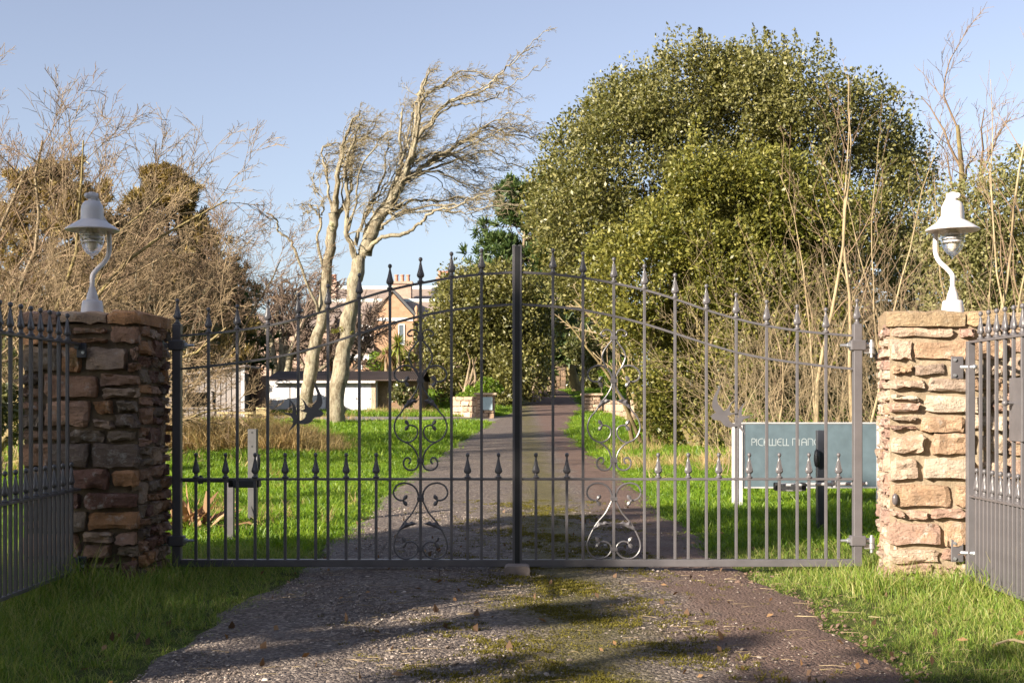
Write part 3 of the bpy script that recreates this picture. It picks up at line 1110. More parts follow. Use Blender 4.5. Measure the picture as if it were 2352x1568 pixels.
def make_opener(side):
    Dp = 8.75
    sg = side
    M = (lambda px: px) if side < 0 else (lambda px: 2376 - px)
    lab = 'gate opener arm and box behind the left gate leaf' if side < 0 else 'pale gate opener arm and box behind the right gate leaf'
    root = thing('gate_opener', lab, 'gate opener', (gx(M(560)), 8.2, 0), 'gate openers')
    d = 8.14
    q = lambda px, py: P(M(px), py, d)
    zz = P(0, 1116 if side > 0 else 1108, d)[2]
    xa, xb = q(536, 0)[0], q(588, 0)[0]
    MB().box(min(xa, xb), max(xa, xb), d - .035, d + .035, zz - .030, zz + .018, .005).build('motor_box', STEEL_GREY if side < 0 else ALU, root)
    for e in (532, 592):
        x = q(e, 0)[0]
        MB().box(x - .014, x + .014, d - .04, d + .04, zz - .028, zz + .022, .004).build('end_cap', BLACK, root)
    m = MB()
    m.tube([(q(530, 0)[0], d, zz + .012), (q(455, 0)[0], d + .02, zz + .012), (q(383, 0)[0], d + .02, zz + .016)], .011, 10)
    m.build('arm', ALU if side > 0 else STEEL_GREY, root, True)
    m = MB()
    m.lathe([(.018, -.02), (.018, .022), (.009, .026), (.009, .034)], (q(459, 0)[0], d + .02, zz + .012), 12)
    m.build('elbow_joint', ALU if side > 0 else STEEL_GREY, root, True)


make_opener(-1)
make_opener(1)


def make_post(label, px0, px1, pytop, D, mat, holes=(), cell=None):
    xa, xb = P(px0, 0, D)[0], P(px1, 0, D)[0]
    w = xb - xa
    root = thing('steel_post', label, 'post', ((xa + xb) / 2, D + w / 2, 0), 'square steel posts behind the gate')
    zt = P(0, pytop, D)[2]
    MB().box(xa, xb, D, D + w, -.1, zt, .003).build('shaft', mat, root)
    for py in holes:
        m = MB()
        z = P(0, py, D)[2]
        m.tube([((xa + xb) / 2, D - .0015, z), ((xa + xb) / 2, D + .004, z)], .008, 10)
        m.build('bolt_hole', BLACK, root)
    if cell:
        m = MB()
        c = P(cell[0], cell[1], D - .03)
        m.lathe([(.004, -.075), (.022, -.062), (.030, -.02), (.030, .02), (.022, .062), (.004, .075)], c, 14, .8, .9)
        m.build('photocell', BLACK, root, True)
    return root


make_post('tall steel post with two bolt holes behind the left gate leaf', 569, 589, 985, 11.0, STEEL_GREY, (993, 1025), (592, 1062))
make_post('short dark steel post behind the left gate leaf', 519, 536, 1103, 9.9, IRON)
make_post('dark steel post standing before the blue-grey sign', 1878, 1898, 988, 10.6, IRON_DARK, (), (1876, 1052))

# ------------------------------------------------------------------ the sign
DS = 12.8
sroot = thing('entrance_sign', 'blue-grey entrance sign lettered PICKWELL MANOR on pale posts', 'sign', (P(1850, 0, DS)[0], DS, 0))
a, b = P(1709, 1117, DS), P(2012, 973, DS)
MB().box(a[0], b[0], DS - .012, DS + .012, a[2], b[2]).build('panel', SIGN_BLUE, sroot)
for nm, (x0, x1, z0, z1) in (('panel_frame', (a[0] - .03, a[0] - .001, a[2], b[2])), ('panel_frame', (b[0] + .001, b[0] + .012, a[2], b[2])), ('panel_frame', (a[0] - .03, b[0] + .012, b[2] + .001, b[2] + .016)), ('panel_frame', (a[0] - .03, b[0] + .012, a[2] - .014, a[2] - .001))):
    MB().box(x0, x1, DS - .02, DS + .02, z0, z1).build(nm, ALU, sroot)
for p0, p1 in ((1682, 1695), (1697, 1705.5), (2014.5, 2032)):
    MB().box(P(p0, 0, DS)[0], P(p1, 0, DS)[0], DS - .035, DS + .04, -.1, P(0, 971, DS)[2], .006).build('sign_post', POST_WHITE if p0 < 2000 else ALU, sroot)


def sarc(cx, cz, rx, rz, a0, a1, n=10):
    return [(cx + rx * math.cos(math.radians(a0 + (a1 - a0) * i / n)), cz + rz * math.sin(math.radians(a0 + (a1 - a0) * i / n))) for i in range(n + 1)]


# strokes in print coordinates of the enlarged sign: x from 490, cap top 455, foot 605
LETTERS = {
    'P': [[(497, 605), (497, 455)], [(497, 455), (540, 455)] + sarc(540, 494, 36, 39, -90, 90) + [(497, 533)]],
    'I': [[(603, 605), (603, 455)]],
    'C': [[(738, 605), (708, 605)] + sarc(708, 530, 72, 75, 90, 270) + [(738, 455)]],
    'K': [[(768, 605), (768, 455)], [(838, 455), (772, 530), (842, 605)]],
    'W': [[(880, 455), (880, 603), (1028, 603), (1028, 455)], [(948, 455), (948, 603)]],
    'E': [[(1152, 605), (1128, 605)] + sarc(1128, 530, 68, 75, 90, 270) + [(1155, 455)], [(1060, 524), (1142, 524)]],
    'L': [[(1186, 455), (1186, 603), (1248, 603)]],
    'l': [[(1263, 455), (1263, 603), (1318, 603)]],
    'M': [[(1397, 605), (1397, 455), (1510, 455)] + sarc(1510, 485, 30, 30, -90, 0, 5) + [(1540, 605)], [(1478, 455), (1478, 605)]],
    'A': [[(1600, 605), (1600, 500)] + sarc(1650, 500, 50, 45, 180, 360) + [(1700, 605)], [(1600, 535), (1700, 535)]],
    'N': [[(1738, 605), (1738, 455), (1795, 455)] + sarc(1795, 505, 50, 50, -90, 0, 6) + [(1845, 605)]],
    'O': [sarc(1945, 530, 68, 75, 0, 360, 24)],
    'R': [[(2045, 605), (2045, 455), (2085, 455)] + sarc(2085, 494, 36, 39, -90, 90) + [(2045, 533)], [(2085, 533), (2122, 605)]],
}
for ch, strokes in LETTERS.items():
    m = MB()
    for k, st in enumerate(strokes):
        pts = [P((1780 + x / 9.046) * .9408, (1020 + z / 9.046) * .9408, DS) for x, z in st]
        for e_i, (p, q) in enumerate(zip(pts[:-1], pts[1:])):
            yl = DS - .0145 - .0002 * ((e_i + 3 * k) % 5)
            d = np.array([q[0] - p[0], q[2] - p[2]])
            d /= np.linalg.norm(d) + 1e-9
            nn = np.array([-d[1], d[0]]) * .0035
            e = d * .0012
            m.add([(p[0] - e[0] + nn[0], yl, p[2] - e[1] + nn[1]), (q[0] + e[0] + nn[0], yl, q[2] + e[1] + nn[1]),
                   (q[0] + e[0] - nn[0], yl, q[2] + e[1] - nn[1]), (p[0] - e[0] - nn[0], yl, p[2] - e[1] - nn[1])], [(0, 1, 2, 3)])
    m.build('letter', LETTER, sroot)

# ------------------------------------------------------------------ buildings beyond the gate
def brick_wall_local(*a):
    pass


def window_on(root, x0, x1, z0, z1, y, cols=2, rows=1, frame=None, sill=None, fw=.06):
    """framed window standing in a wall that faces the camera"""
    frame = frame or WHITE_W
    m = MB()
    m.box(x0, x0 + fw, y - .06, y + .02, z0, z1).box(x1 - fw, x1, y - .06, y + .02, z0, z1)
    m.box(x0 + fw, x1 - fw, y - .06, y + .02, z0, z0 + fw).box(x0 + fw, x1 - fw, y - .06, y + .02, z1 - fw, z1)
    for k in range(1, cols):
        xm = x0 + (x1 - x0) * k / cols
        m.box(xm - fw * .4, xm + fw * .4, y - .055, y + .02, z0 + fw, z1 - fw)
    w = m.build('window', frame, root)
    for k in range(cols):
        xa, xb = x0 + (x1 - x0) * k / cols, x0 + (x1 - x0) * (k + 1) / cols
        for r in range(rows):
            za, zb = z0 + (z1 - z0) * r / rows, z0 + (z1 - z0) * (r + 1) / rows
            MB().box(xa + fw * .45, xb - fw * .45, y - .012, y + .01, za + (.02 if r else fw), zb - (.02 if r < rows - 1 else fw)).build('pane', GLASS_DARK, w)
    return w


def gable_roof(x0, x1, yf, yb, ze, zr, over=.3, th=.15):
    """ridge along x"""
    ym = (yf + yb) / 2
    m = MB()
    for (ya, s) in ((yf - over, 1), (yb + over, -1)):
        dz = (zr - ze) * over / (ym - yf)
        vs = [(x0 - over, ya, ze - dz), (x1 + over, ya, ze - dz), (x1 + over, ym, zr), (x0 - over, ym, zr)]
        vs += [(a, b, c + th) for a, b, c in vs]
        m.add(vs, [(0, 1, 2, 3), (4, 5, 6, 7), (0, 1, 5, 4), (2, 3, 7, 6), (0, 3, 7, 4), (1, 2, 6, 5)])
    return m


DH = 100.0
h = lambda px, py, D=DH: P(px, py, D)
house = thing('manor_house', 'pink stone manor house with gable and slate roof behind the garages', 'house', (h(860, 0)[0], DH + 4, 2))
xl, xr, ze, zr = h(700, 0)[0], h(1080, 0)[0], h(0, 750)[2], h(0, 693)[2] + .25
MB().box(xl, xr, DH, DH + 9, 1.5, ze).build('wall', HOUSE_W, house)
gable_roof(xl, xr, DH, DH + 9, ze, zr).build('roof', SLATE, house)
MB().box(xl - .3, xr + .3, DH + 4.35, DH + 4.65, zr + .1, zr + .34).build('ridge_tiles', RIDGE, house)
# rear range, higher
zr2 = P(0, 664, 112)[2]
ze2 = P(0, 700, 108)[2]
x2l, x2r = P(770, 0, 110)[0], P(1110, 0, 110)[0]
MB().box(x2l, x2r, DH + 9.2, DH + 17, 1.5, ze2).build('wall', HOUSE_W, house)
gable_roof(x2l, x2r, DH + 9.2, DH + 17, ze2, zr2).build('roof', SLATE, house)
MB().box(x2l - .3, x2r + .3, DH + 12.95, DH + 13.25, zr2 + .1, zr2 + .36).build('ridge_tiles', RIDGE, house)
# projecting gable
ga, gb = h(864, 0)[0], h(953, 0)[0]
gp = (h(905.5, 0)[0], h(0, 676)[2])
zg = h(0, 728)[2]
m = MB()
m.prism([(ga, 1.5), (gb, 1.5), (gb, zg), (gp[0], gp[1]), (ga, zg)], DH - 1.6, DH + .05)
m.build('gable_wall', HOUSE_O, house)
for sgn, (xe) in ((-1, ga), (1, gb)):
    m = MB()
    yb = DH + 5
    vs = [(xe + sgn * .35, DH - 1.75, zg - .3), (gp[0], DH - 1.75, gp[1] + .1), (gp[0], yb, gp[1] + .1), (xe + sgn * .35, yb, zg - .3)]
    vs += [(a, b, c + .28) for a, b, c in vs]
    m.add(vs, [(0, 1, 2, 3), (4, 5, 6, 7), (0, 1, 5, 4), (2, 3, 7, 6), (0, 3, 7, 4), (1, 2, 6, 5)])
    m.build('gable_roof', SLATE_DARK if sgn > 0 else SLATE, house)
    m = MB()
    m.lathe([(.18, zg - .4), (.14, zg + .05), (.08, zg + .2), (.14, zg + .4), (.16, zg + .55), (.09, zg + .7), (.02, zg + .78)], (xe + sgn * .25, DH - 1.65, 0), 10)
    m.build('finial', HOUSE_O if sgn > 0 else SLATE_DARK, house, True)
MB().box(ga + .02, gb - .02, DH - 1.68, DH - 1.601, h(0, 740)[2], h(0, 733)[2]).build('string_course', WHITE_W, house)
window_on(house, h(940 - 10, 0)[0] - .9, h(940, 0)[0] - .9, h(0, 836)[2], h(0, 806)[2], DH - 1.6, 2, 1)
window_on(house, h(941 - 4, 0)[0] - .6, h(951, 0)[0] - .6, h(0, 835)[2] + 1.4, h(0, 806)[2] + 2.0, DH - 1.61, 1, 1)
# bay window, pent roof with scalloped board, orange lower wall
bx0, bx1 = h(806, 0)[0], h(858, 0)[0]
MB().box(bx0, bx1, DH - 1.2, DH + .02, h(0, 790)[2], h(0, 748)[2]).build('bay_wall', WHITE_W, house)
window_on(house, bx0 + .1, bx1 - .1, h(0, 782)[2], h(0, 755)[2], DH - 1.2, 3, 2, WHITE_W)
m = MB()
za, zb = h(0, 818)[2], h(0, 790)[2]
vs = [(bx0 - .7, DH - 3.2, za), (bx1 + .4, DH - 3.2, za), (bx1 + .1, DH - 1.15, zb), (bx0 - .3, DH - 1.15, zb)]
m.add(vs + [(a, b, c + .12) for a, b, c in vs], [(0, 1, 2, 3), (4, 5, 6, 7), (0, 1, 5, 4), (2, 3, 7, 6), (0, 3, 7, 4), (1, 2, 6, 5)])
m.build('pent_roof', SLATE, house)
m = MB()
n = 9
for k in range(n):
    a = bx0 - .7 + (bx1 - bx0 + 1.1) * k / n
    b = a + (bx1 - bx0 + 1.1) / n
    m.prism([(a, za), (a, za - .22), ((a + b) / 2, za - .42), (b, za - .22), (b, za)], DH - 3.22, DH - 3.18)
m.build('scalloped_board', WHITE_W, house)
MB().box(bx0 - .4, bx1 + .2, DH - 2.9, DH, 1.5, za).build('porch_wall', HOUSE_O, house)
window_on(house, h(828, 0)[0], h(842, 0)[0], h(0, 850)[2], h(0, 832)[2], DH - 2.9, 2, 1)
# mullioned window of the low pink wing on the left
wl0, wl1 = h(548, 0)[0], h(764, 0)[0]
MB().box(wl0, wl1, DH - 3, DH + 4, 1.5, h(0, 762)[2]).build('wing_wall', HOUSE_W, house)
gable_roof(wl0, wl1, DH - 3, DH + 4, h(0, 762)[2], h(0, 728)[2]).build('wing_roof', SLATE, house)
window_on(house, h(655, 0)[0], h(680, 0)[0], h(0, 858)[2], h(0, 829)[2], DH - 3, 3, 1, PLANKY)
# chimney stacks with pots
for x0, x1, y0, y1, D in ((901, 944, 652, 700, 108), (1004, 1032, 642, 668, 116), (742, 772, 652, 700, 106)):
    a, b = P(x0, y1, D), P(x1, y0, D)
    ch = MB().box(a[0], b[0], D, D + 1.5, a[2] - 1, b[2]).build('chimney', HOUSE_W, house)
    MB().box(a[0] - .12, b[0] + .12, D - .12, D + 1.62, b[2] + .002, b[2] + .22).build('chimney_cap', HOUSE_W, ch)
    for k in range(3):
        m = MB()
        m.lathe([(.16, 0), (.14, .5), (.18, .52), (.18, .62)], (a[0] + (b[0] - a[0]) * (k + .6) / 3.2, D + .7, b[2] + .222), 10)
        m.build('chimney_pot', BRICK_RED, ch, True)
MB().box(h(915, 0)[0] + 2.2, h(915, 0)[0] + 2.85, DH + 6, DH + 6.5, zr - 1., h(0, 668)[2] + .8).build('flue', SLATE_DARK, house)

# red brick cottage at the far left
ct = thing('brick_cottage', 'small red brick cottage with a white casement behind the bare trees', 'house', (P(520, 0, 112)[0], 114, 2))
a, b = P(470, 860, 112), P(556, 768, 112)
MB().box(a[0], b[0], 112, 118, 1.5, b[2]).build('wall', BRICK_RED, ct)
gable_roof(a[0], b[0], 112, 118, b[2], P(0, 730, 115)[2]).build('roof', SLATE, ct)
window_on(ct, P(521, 0, 112)[0], P(534, 0, 112)[0], P(0, 799, 112)[2], P(0, 777, 112)[2], 112, 2, 1, WHITE_W)

# boarded shed
DSH = 42.0
sh = thing('boarded_shed', 'grey boarded lean-to shed with a dark open hatch', 'shed', (P(470, 0, DSH)[0], DSH + 1, .5))
s = lambda px, py: P(px, py, DSH)
def shed_top(px):
    return np.interp(px, [376, 410, 562], [866, 858, 838])
zb = gz(0, DSH) - .15
px = 372.0
rs = np.random.default_rng(3)
while px < 553:
    w = 12.4
    a, b = px, min(px + w - 2.3, 553)
    za = s(0, shed_top(a))[2] - .07
    zb2 = s(0, shed_top(b))[2] - .07
    y = DSH - .012 - rs.uniform(0, .014)
    def board(z0l, z0r, z1l, z1r):
        m = MB()
        xa, xb = s(a, 0)[0], s(b, 0)[0]
        m.prism([(xa, z0l), (xb, z0r), (xb, z1r), (xa, z1l)], y, y + .03)
        m.build('board', BOARD, sh)
    if a < 484 and b > 411:
        board(s(0, 899)[2], s(0, 899)[2], za, zb2)
        board(zb, zb, s(0, 937)[2], s(0, 937)[2])
    else:
        board(zb, zb, za, zb2)
    px += w
xa, xb = s(371, 0)[0], s(562, 0)[0]
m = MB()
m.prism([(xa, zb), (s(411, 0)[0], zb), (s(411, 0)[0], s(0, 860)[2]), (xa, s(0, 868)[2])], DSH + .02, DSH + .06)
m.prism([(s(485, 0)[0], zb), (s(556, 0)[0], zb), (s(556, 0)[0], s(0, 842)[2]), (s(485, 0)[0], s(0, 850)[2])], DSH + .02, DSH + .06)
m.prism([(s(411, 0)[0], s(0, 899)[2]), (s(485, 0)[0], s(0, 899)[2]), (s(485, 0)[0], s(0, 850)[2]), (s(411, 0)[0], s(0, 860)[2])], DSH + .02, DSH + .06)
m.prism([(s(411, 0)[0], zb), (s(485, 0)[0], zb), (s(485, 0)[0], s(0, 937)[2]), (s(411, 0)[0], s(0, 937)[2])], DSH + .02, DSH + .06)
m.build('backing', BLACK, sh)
MB().box(xa, s(556, 0)[0], DSH + 2.2, DSH + 2.3, zb, s(0, 872)[2]).box(s(551, 0)[0], s(556, 0)[0], DSH + .07, DSH + 2.2, zb, s(0, 842)[2] - .2).build('inner_wall', DARK_IN, sh)
MB().box(s(554, 0)[0], s(562, 0)[0], DSH - .05, DSH + .05, zb, s(0, 838)[2] - .06).build('corner_board', ALU, sh)
MB().box(s(408, 0)[0], s(490, 0)[0], DSH - .09, DSH - .04, s(0, 939)[2], s(0, 934.5)[2]).box(s(408, 0)[0], s(486, 0)[0], DSH - .07, DSH - .04, s(0, 901)[2], s(0, 897.5)[2]).box(s(484, 0)[0], s(489, 0)[0], DSH - .085, DSH - .04, s(0, 934)[2], s(0, 901.5)[2]).build('hatch_frame', BOARD, sh)
m = MB()
vs = []
for px_, dy in ((368, 0), (566, 0)):
    for y in (DSH - .18, DSH + 2.4):
        for th in (0, .06):
            vs.append((s(px_, 0)[0], y, s(0, shed_top(px_))[2] - .06 + th))
m.add(vs, [(0, 1, 5, 4), (2, 3, 7, 6), (0, 2, 3, 1), (4, 5, 7, 6), (0, 4, 6, 2), (1, 3, 7, 5)])
m.build('roof', BOARD, sh)

# plank bench and slatted crate before the shed
bn = thing('plank_bench', 'weathered plank bench standing in front of the grey shed', 'bench', (P(540, 0, 39)[0], 39, gz(0, 39)))
a, b = P(502, 948, 39), P(584, 942, 39)
MB().box(a[0], b[0], 38.8, 39.15, a[2] - .03, a[2] + .03).build('seat', PLANKY, bn)
for x in (a[0] + .18, b[0] - .2):
    MB().box(x - .03, x + .03, 38.85, 39.1, .3, a[2] - .031).build('leg', PLANKY, bn)
cr = thing('slatted_crate', 'pale slatted wooden crate beside the plank bench', 'crate', (P(602, 0, 39.5)[0], 39.5, gz(0, 39.5)))
a, b = P(588, 953, 39.3), P(616, 935, 39.3)
for k in range(5):
    z = a[2] + (b[2] - a[2]) * k / 5
    MB().box(a[0], b[0], 39.28, 39.30, z, z + .036).build('slat', PLANKY, cr)
for x in (a[0] + .01, b[0] - .05, (a[0] + b[0]) / 2):
    MB().box(x, x + .04, 39.302, 39.34, a[2] - .05, b[2]).build('upright', PLANKY, cr)

# whitewashed garages
DGA = 46.0
g = lambda px, py: P(px, py, DGA)
ga_ = thing('garage_block', 'low whitewashed garage block with dark corrugated roof behind the leaning trunks', 'garage', (g(770, 0)[0], DGA + 2, .7))
zb = gz(0, DGA) - .2
ztop = g(0, 873)[2]
MB().box(g(619, 0)[0], g(866, 0)[0], DGA, DGA + 4, zb, ztop).build('wall', WHITE_W, ga_)
for x0, x1 in ((626, 665), (668, 702), (716, 748), (752, 786), (789, 822), (824, 853)):
    d_ = MB().box(g(x0, 0)[0], g(x1, 0)[0], DGA - .05, DGA - .004, zb + .02, g(0, 888)[2]).build('door', WHITE_W, ga_)
    MB().box(g(x1 - 4, 0)[0], g(x1 - 2.5, 0)[0], DGA - .07, DGA - .051, g(0, 917)[2], g(0, 913)[2]).build('handle', IRON, d_)
for x in (666.5, 703.5, 714, 750, 787.5, 823):
    MB().box(g(x, 0)[0] - .018, g(x, 0)[0] + .018, DGA - .04, DGA - .003, zb, g(0, 888)[2]).build('door_post', STEEL_GREY, ga_)
MB().box(g(704.5, 0)[0], g(713, 0)[0], DGA - .035, DGA - .003, zb + .4, g(0, 884)[2]).build('window', GLASS_DARK, ga_)
MB().box(g(866.3, 0)[0], g(966, 0)[0], DGA + .3, DGA + 4, zb, ztop).build('stone_end', STONE_DARK, ga_)
MB().box(g(853, 0)[0], g(863, 0)[0], DGA - .06, DGA - .003, zb, ztop - .1).build('end_pier', STONE_FAR, ga_)
# corrugated roof sheets
m = MB()
x0, x1 = g(612, 0)[0], g(972, 0)[0]
n = 330
zr_ = P(0, 852, DGA + 2.2)[2]
vs, fs = [], []
for k in range(n + 1):
    x = x0 + (x1 - x0) * k / n
    c = .011 * math.sin(k * math.pi / 2)
    vs += [(x, DGA - .35, ztop + .02 + c), (x, DGA + 2.2, zr_ + c), (x, DGA + 4.4, ztop + c), (x, DGA - .35, ztop - .02 + c)]
for k in range(n):
    b = k * 4
    fs += [(b, b + 4, b + 5, b + 1), (b + 1, b + 5, b + 6, b + 2), (b, b + 3, b + 7, b + 4)]
m.add(vs, fs)
m.build('roof', CORR, ga_)
MB().box(x0, g(864, 0)[0], DGA - .33, DGA - .30, ztop - .10, ztop - .022).build('fascia', WHITE_W, ga_)
for x in (800, 845):
    m = MB()
    m.lathe([(.03, -.03), (.03, .03)], (g(x, 0)[0], DGA - .06, g(0, 879)[2]), 8)
    m.build('vent', BLACK, ga_)

# round masonry pier with growth on top, left of the garages
pr = thing('round_stone_pier', 'round dark masonry pier overgrown on top between shed and garages', 'pier', (P(598, 0, 43)[0], 43, .6))
m = MB()
m.lathe([(.25, .4), (.25, P(0, 866, 43)[2]), (.2, P(0, 862, 43)[2])], (P(598, 0, 43)[0], 43.3, 0), 16)
m.build('shaft', STONE_DARK, pr, True)
MB().box(P(564, 0, 43)[0], P(580, 0, 43)[0], 43.4, 43.7, .4, P(0, 858, 43)[2]).build('gate_stump', STONE_DARK, pr)

# gate pier with the small blue notice
def small_pier(name, label, cat, px0, px1, pyt, D, board=None, grp=None):
    root = thing(name, label, cat, (P((px0 + px1) / 2, 0, D)[0], D + .3, gz(0, D)), grp)
    a, b = P(px0, 0, D)[0], P(px1, 0, D)[0]
    z0, z1 = float(gz((a + b) / 2, D)), P(0, pyt, D)[2]
    rg = np.random.default_rng(int(px0))
    MB().box(a + .03, b - .03, D + .03, D + .57, z0 - .15, z1 - .002).build('core', MORTAR_L, root)
    stone_face(root, (a, D, 0), (1, 0, 0), b - a, z0 - .02, z1, rg, STONE_FAR, (.10, .2), (.16, .34), wob=.01, bulge=(.01, .03), depth=.05)
    for xx, uu in ((a, -1), (b, 1)):
        o_ = (xx, D + .57, 0) if uu < 0 else (xx, D + .02, 0)
        stone_face(root, o_, (0, uu, 0), .55, z0 - .02, z1, rg, STONE_FAR, (.12, .2), (.16, .34), bulge=(.01, .03))
    MB().box(a - .1, b + .1, D - .1, D + .7, z1 + .002, z1 + .075, .012).build('capstone', STONE_FAR, root)
    if board:
        MB().box(P(board[0], 0, D)[0], P(board[1], 0, D)[0], D - .075, D - .05, P(0, board[3], D)[2], P(0, board[2], D)[2]).build('notice_board', m_notice, root)
    return root


m_notice = m_paint('notice_blue', (.33, .43, .47), .4)
small_pier('stone_pier', 'small stone pier bearing a pale blue notice at the road junction', 'pier', 1096, 1134, 907, 41.5, (1105, 1131, 911.5, 941), 'small capped piers beside the drive')
small_pier('stone_pier', 'small pale capped stone pier on the right of the drive', 'pier', 1342, 1379, 908, 45, None, 'small capped piers beside the drive')


def low_wall(label, pts, hgt, mat, seed, lr=(.25, .6)):
    """rubble wall along a ground line"""
    (xa, ya), (xb, yb) = pts
    rg = np.random.default_rng(seed)
    root = thing('stone_wall', label, 'wall', ((xa + xb) / 2, (ya + yb) / 2, float(gz(xa, (ya + yb) / 2))))
    L = math.hypot(xb - xa, yb - ya)
    u = np.array([(xb - xa) / L, (yb - ya) / L, 0])
    nb = np.array([-u[1], u[0], 0])
    z0 = float(min(gz(xa, ya), gz(xb, yb))) - .05
    m = MB()
    c = [np.array([xa, ya, 0]) + nb * .03, np.array([xb, yb, 0]) + nb * .03, np.array([xb, yb, 0]) + nb * .4, np.array([xa, ya, 0]) + nb * .4]
    vs = [(p[0], p[1], z0 - .3) for p in c] + [(p[0], p[1], z0 + hgt - .02) for p in c]
    m.add(vs, [(0, 1, 2, 3), (4, 5, 6, 7), (0, 1, 5, 4), (1, 2, 6, 5), (2, 3, 7, 6), (3, 0, 4, 7)])
    m.build('core', MORTAR_L, root)
    stone_face(root, (xa, ya, 0), u, L, z0, z0 + hgt, rg, mat, (.14, .26), lr, wob=.02, bulge=(.02, .05), depth=.06)
    return root


wa, wb = P(1036, 0, 43), P(1096, 0, 41.8)
low_wall('low pale rubble garden wall left of the notice pier', ((wa[0], 43.2), (wb[0], 41.8)), .75, STONE_FAR, 5)
wa, wb = P(1380, 0, 45), P(1448, 0, 40)
low_wall('low pale rubble wall right of the drive under the evergreens', ((wa[0], 45.3), (wb[0], 39)), .75, STONE_FAR, 6)

# stone lodge that closes the drive
DL = 78.0
q_ = lambda px, py: P(px, py, DL)
lod = thing('stone_lodge', 'brown stone lodge with a white downpipe closing the end of the drive', 'house', (q_(1250, 0)[0], DL + 3, 1.9))
MB().box(q_(1190, 0)[0], q_(1272, 0)[0], DL, DL + 6, 1.2, q_(0, 700)[2]).build('wall', STONE_FAR, lod)
MB().box(q_(1192, 0)[0], q_(1202, 0)[0], DL - .5, DL - .002, 1.2, q_(0, 760)[2]).build('buttress', STONE_FAR, lod)
MB().box(q_(1203, 0)[0], q_(1222, 0)[0], DL - .12, DL - .003, 1.2, q_(0, 720)[2]).build('quoin_strip', STONE_DARK, lod)
m = MB()
m.tube([(q_(1238, 0)[0], DL - .14, 1.5), (q_(1238, 0)[0], DL - .14, q_(0, 740)[2])], .09, 8)
m.build('downpipe', WHITE, lod, True)
gable_roof(q_(1186, 0)[0], q_(1276, 0)[0], DL, DL + 6, q_(0, 700)[2], q_(0, 660)[2]).build('roof', SLATE, lod)
DW = 70.5
low = thing('stone_wall', 'dark stone courtyard wall across the end of the drive', 'wall', (P(1250, 0, DW)[0], DW, 1.8))
a, b = P(1214, 905, DW), P(1300, 841, DW)
MB().box(a[0], b[0], DW + .03, DW + .5, 1.2, b[2] - .03).build('core', MORTAR_L, low)
stone_face(low, (a[0], DW, 0), (1, 0, 0), b[0] - a[0], 1.75, b[2], np.random.default_rng(8), STONE_DARK, (.2, .34), (.3, .7), wob=.025, bulge=(.02, .06), depth=.06)
pw_ = thing('stone_pier', 'tall narrow stone pier with flat cap at the end of the drive', 'pier', (P(1222, 0, DW - 1)[0], DW - 1, 1.8))
a, b = P(1214.5, 900, DW - 1), P(1229, 836, DW - 1)
MB().box(a[0], b[0], DW - 1, DW - .5, 1.4, b[2]).build('shaft', STONE_FAR, pw_)
MB().box(a[0] - .06, b[0] + .06, DW - 1.06, DW - .44, b[2] + .002, b[2] + .09).build('capstone', STONE_FAR, pw_)

# ------------------------------------------------------------------ trees
def unit(v):
    return v / (np.linalg.norm(v) + 1e-9)


class Par:
    def __init__(s, **k):
        s.wander, s.trop, s.up = .16, np.array([0, 0, .10]), 0.
        s.nch, s.lr, s.ang, s.t0 = (9, 8, 6, 0), .55, (.4, .95), .25
        s.segs, s.taper, s.rr, s.minr = (9, 7, 5, 4), .25, .55, .004
        s.__dict__.update(k)


def grow(out, start, d, length, r, lev, rng, p, maxlev):
    n = p.segs[min(lev, len(p.segs) - 1)]
    pts = [np.array(start, float)]
    d = unit(np.array(d, float))
    step = length / n
    for _ in range(n):
        d = unit(d + p.wander * rng.normal(0, 1, 3) + p.trop * (1 + .4 * lev))
        pts.append(pts[-1] + d * step)
    pts = np.array(pts)
    rad = np.maximum(r * (1 - np.linspace(0, 1, n + 1) * (1 - p.taper)), p.minr * .6)
    out.setdefault(lev, []).append((pts, rad))
    if lev >= maxlev:
        return
    branch_off(out, pts, rad, length, lev, rng, p, maxlev, p.nch[min(lev, len(p.nch) - 1)], p.t0 if lev else max(p.t0, getattr(p, 't00', p.t0)))


def branch_off(out, pts, rad, length, lev, rng, p, maxlev, k, t0):
    n = len(pts) - 1
    for i in range(k):
        t = t0 + (1 - t0) * ((i + rng.random()) / k)
        f = t * n
        a = min(int(f), n - 1)
        pos = pts[a] + (pts[a + 1] - pts[a]) * (f - a)
        tan = unit(pts[a + 1] - pts[a])
        perp = unit(np.cross(tan, rng.normal(0, 1, 3)))
        th = rng.uniform(*p.ang)
        dd = tan * math.cos(th) + perp * math.sin(th)
        dd = unit(dd + getattr(p, 'bias', np.zeros(3)))
        l = length * p.lr * rng.uniform(.6, 1.15) * (1.1 - .5 * t)
        rr = max((rad[a] * (1 - f + a) + rad[a + 1] * (f - a)) * p.rr * rng.uniform(.75, 1.1), p.minr)
        grow(out, pos, dd, l, rr, lev + 1, rng, p, maxlev)


SIDES = {0: 9, 1: 6, 2: 4, 3: 3, 4: 3}


def tree_obj(root, out, bark, twig, split=1, names=('trunk', 'crown'), twig_r=None):
    lo = [tubes_np(out[k], SIDES.get(k, 3)) for k in sorted(out) if k < split]
    hi = [tubes_np(out[k], SIDES.get(k, 3)) for k in sorted(out) if k >= split]
    if lo:
        v, q = join_np(lo)
        np_obj(names[0], v, q, bark, root, True)
    if hi:
        v, q = join_np(hi)
        np_obj(names[1], v, q, twig, root, True)


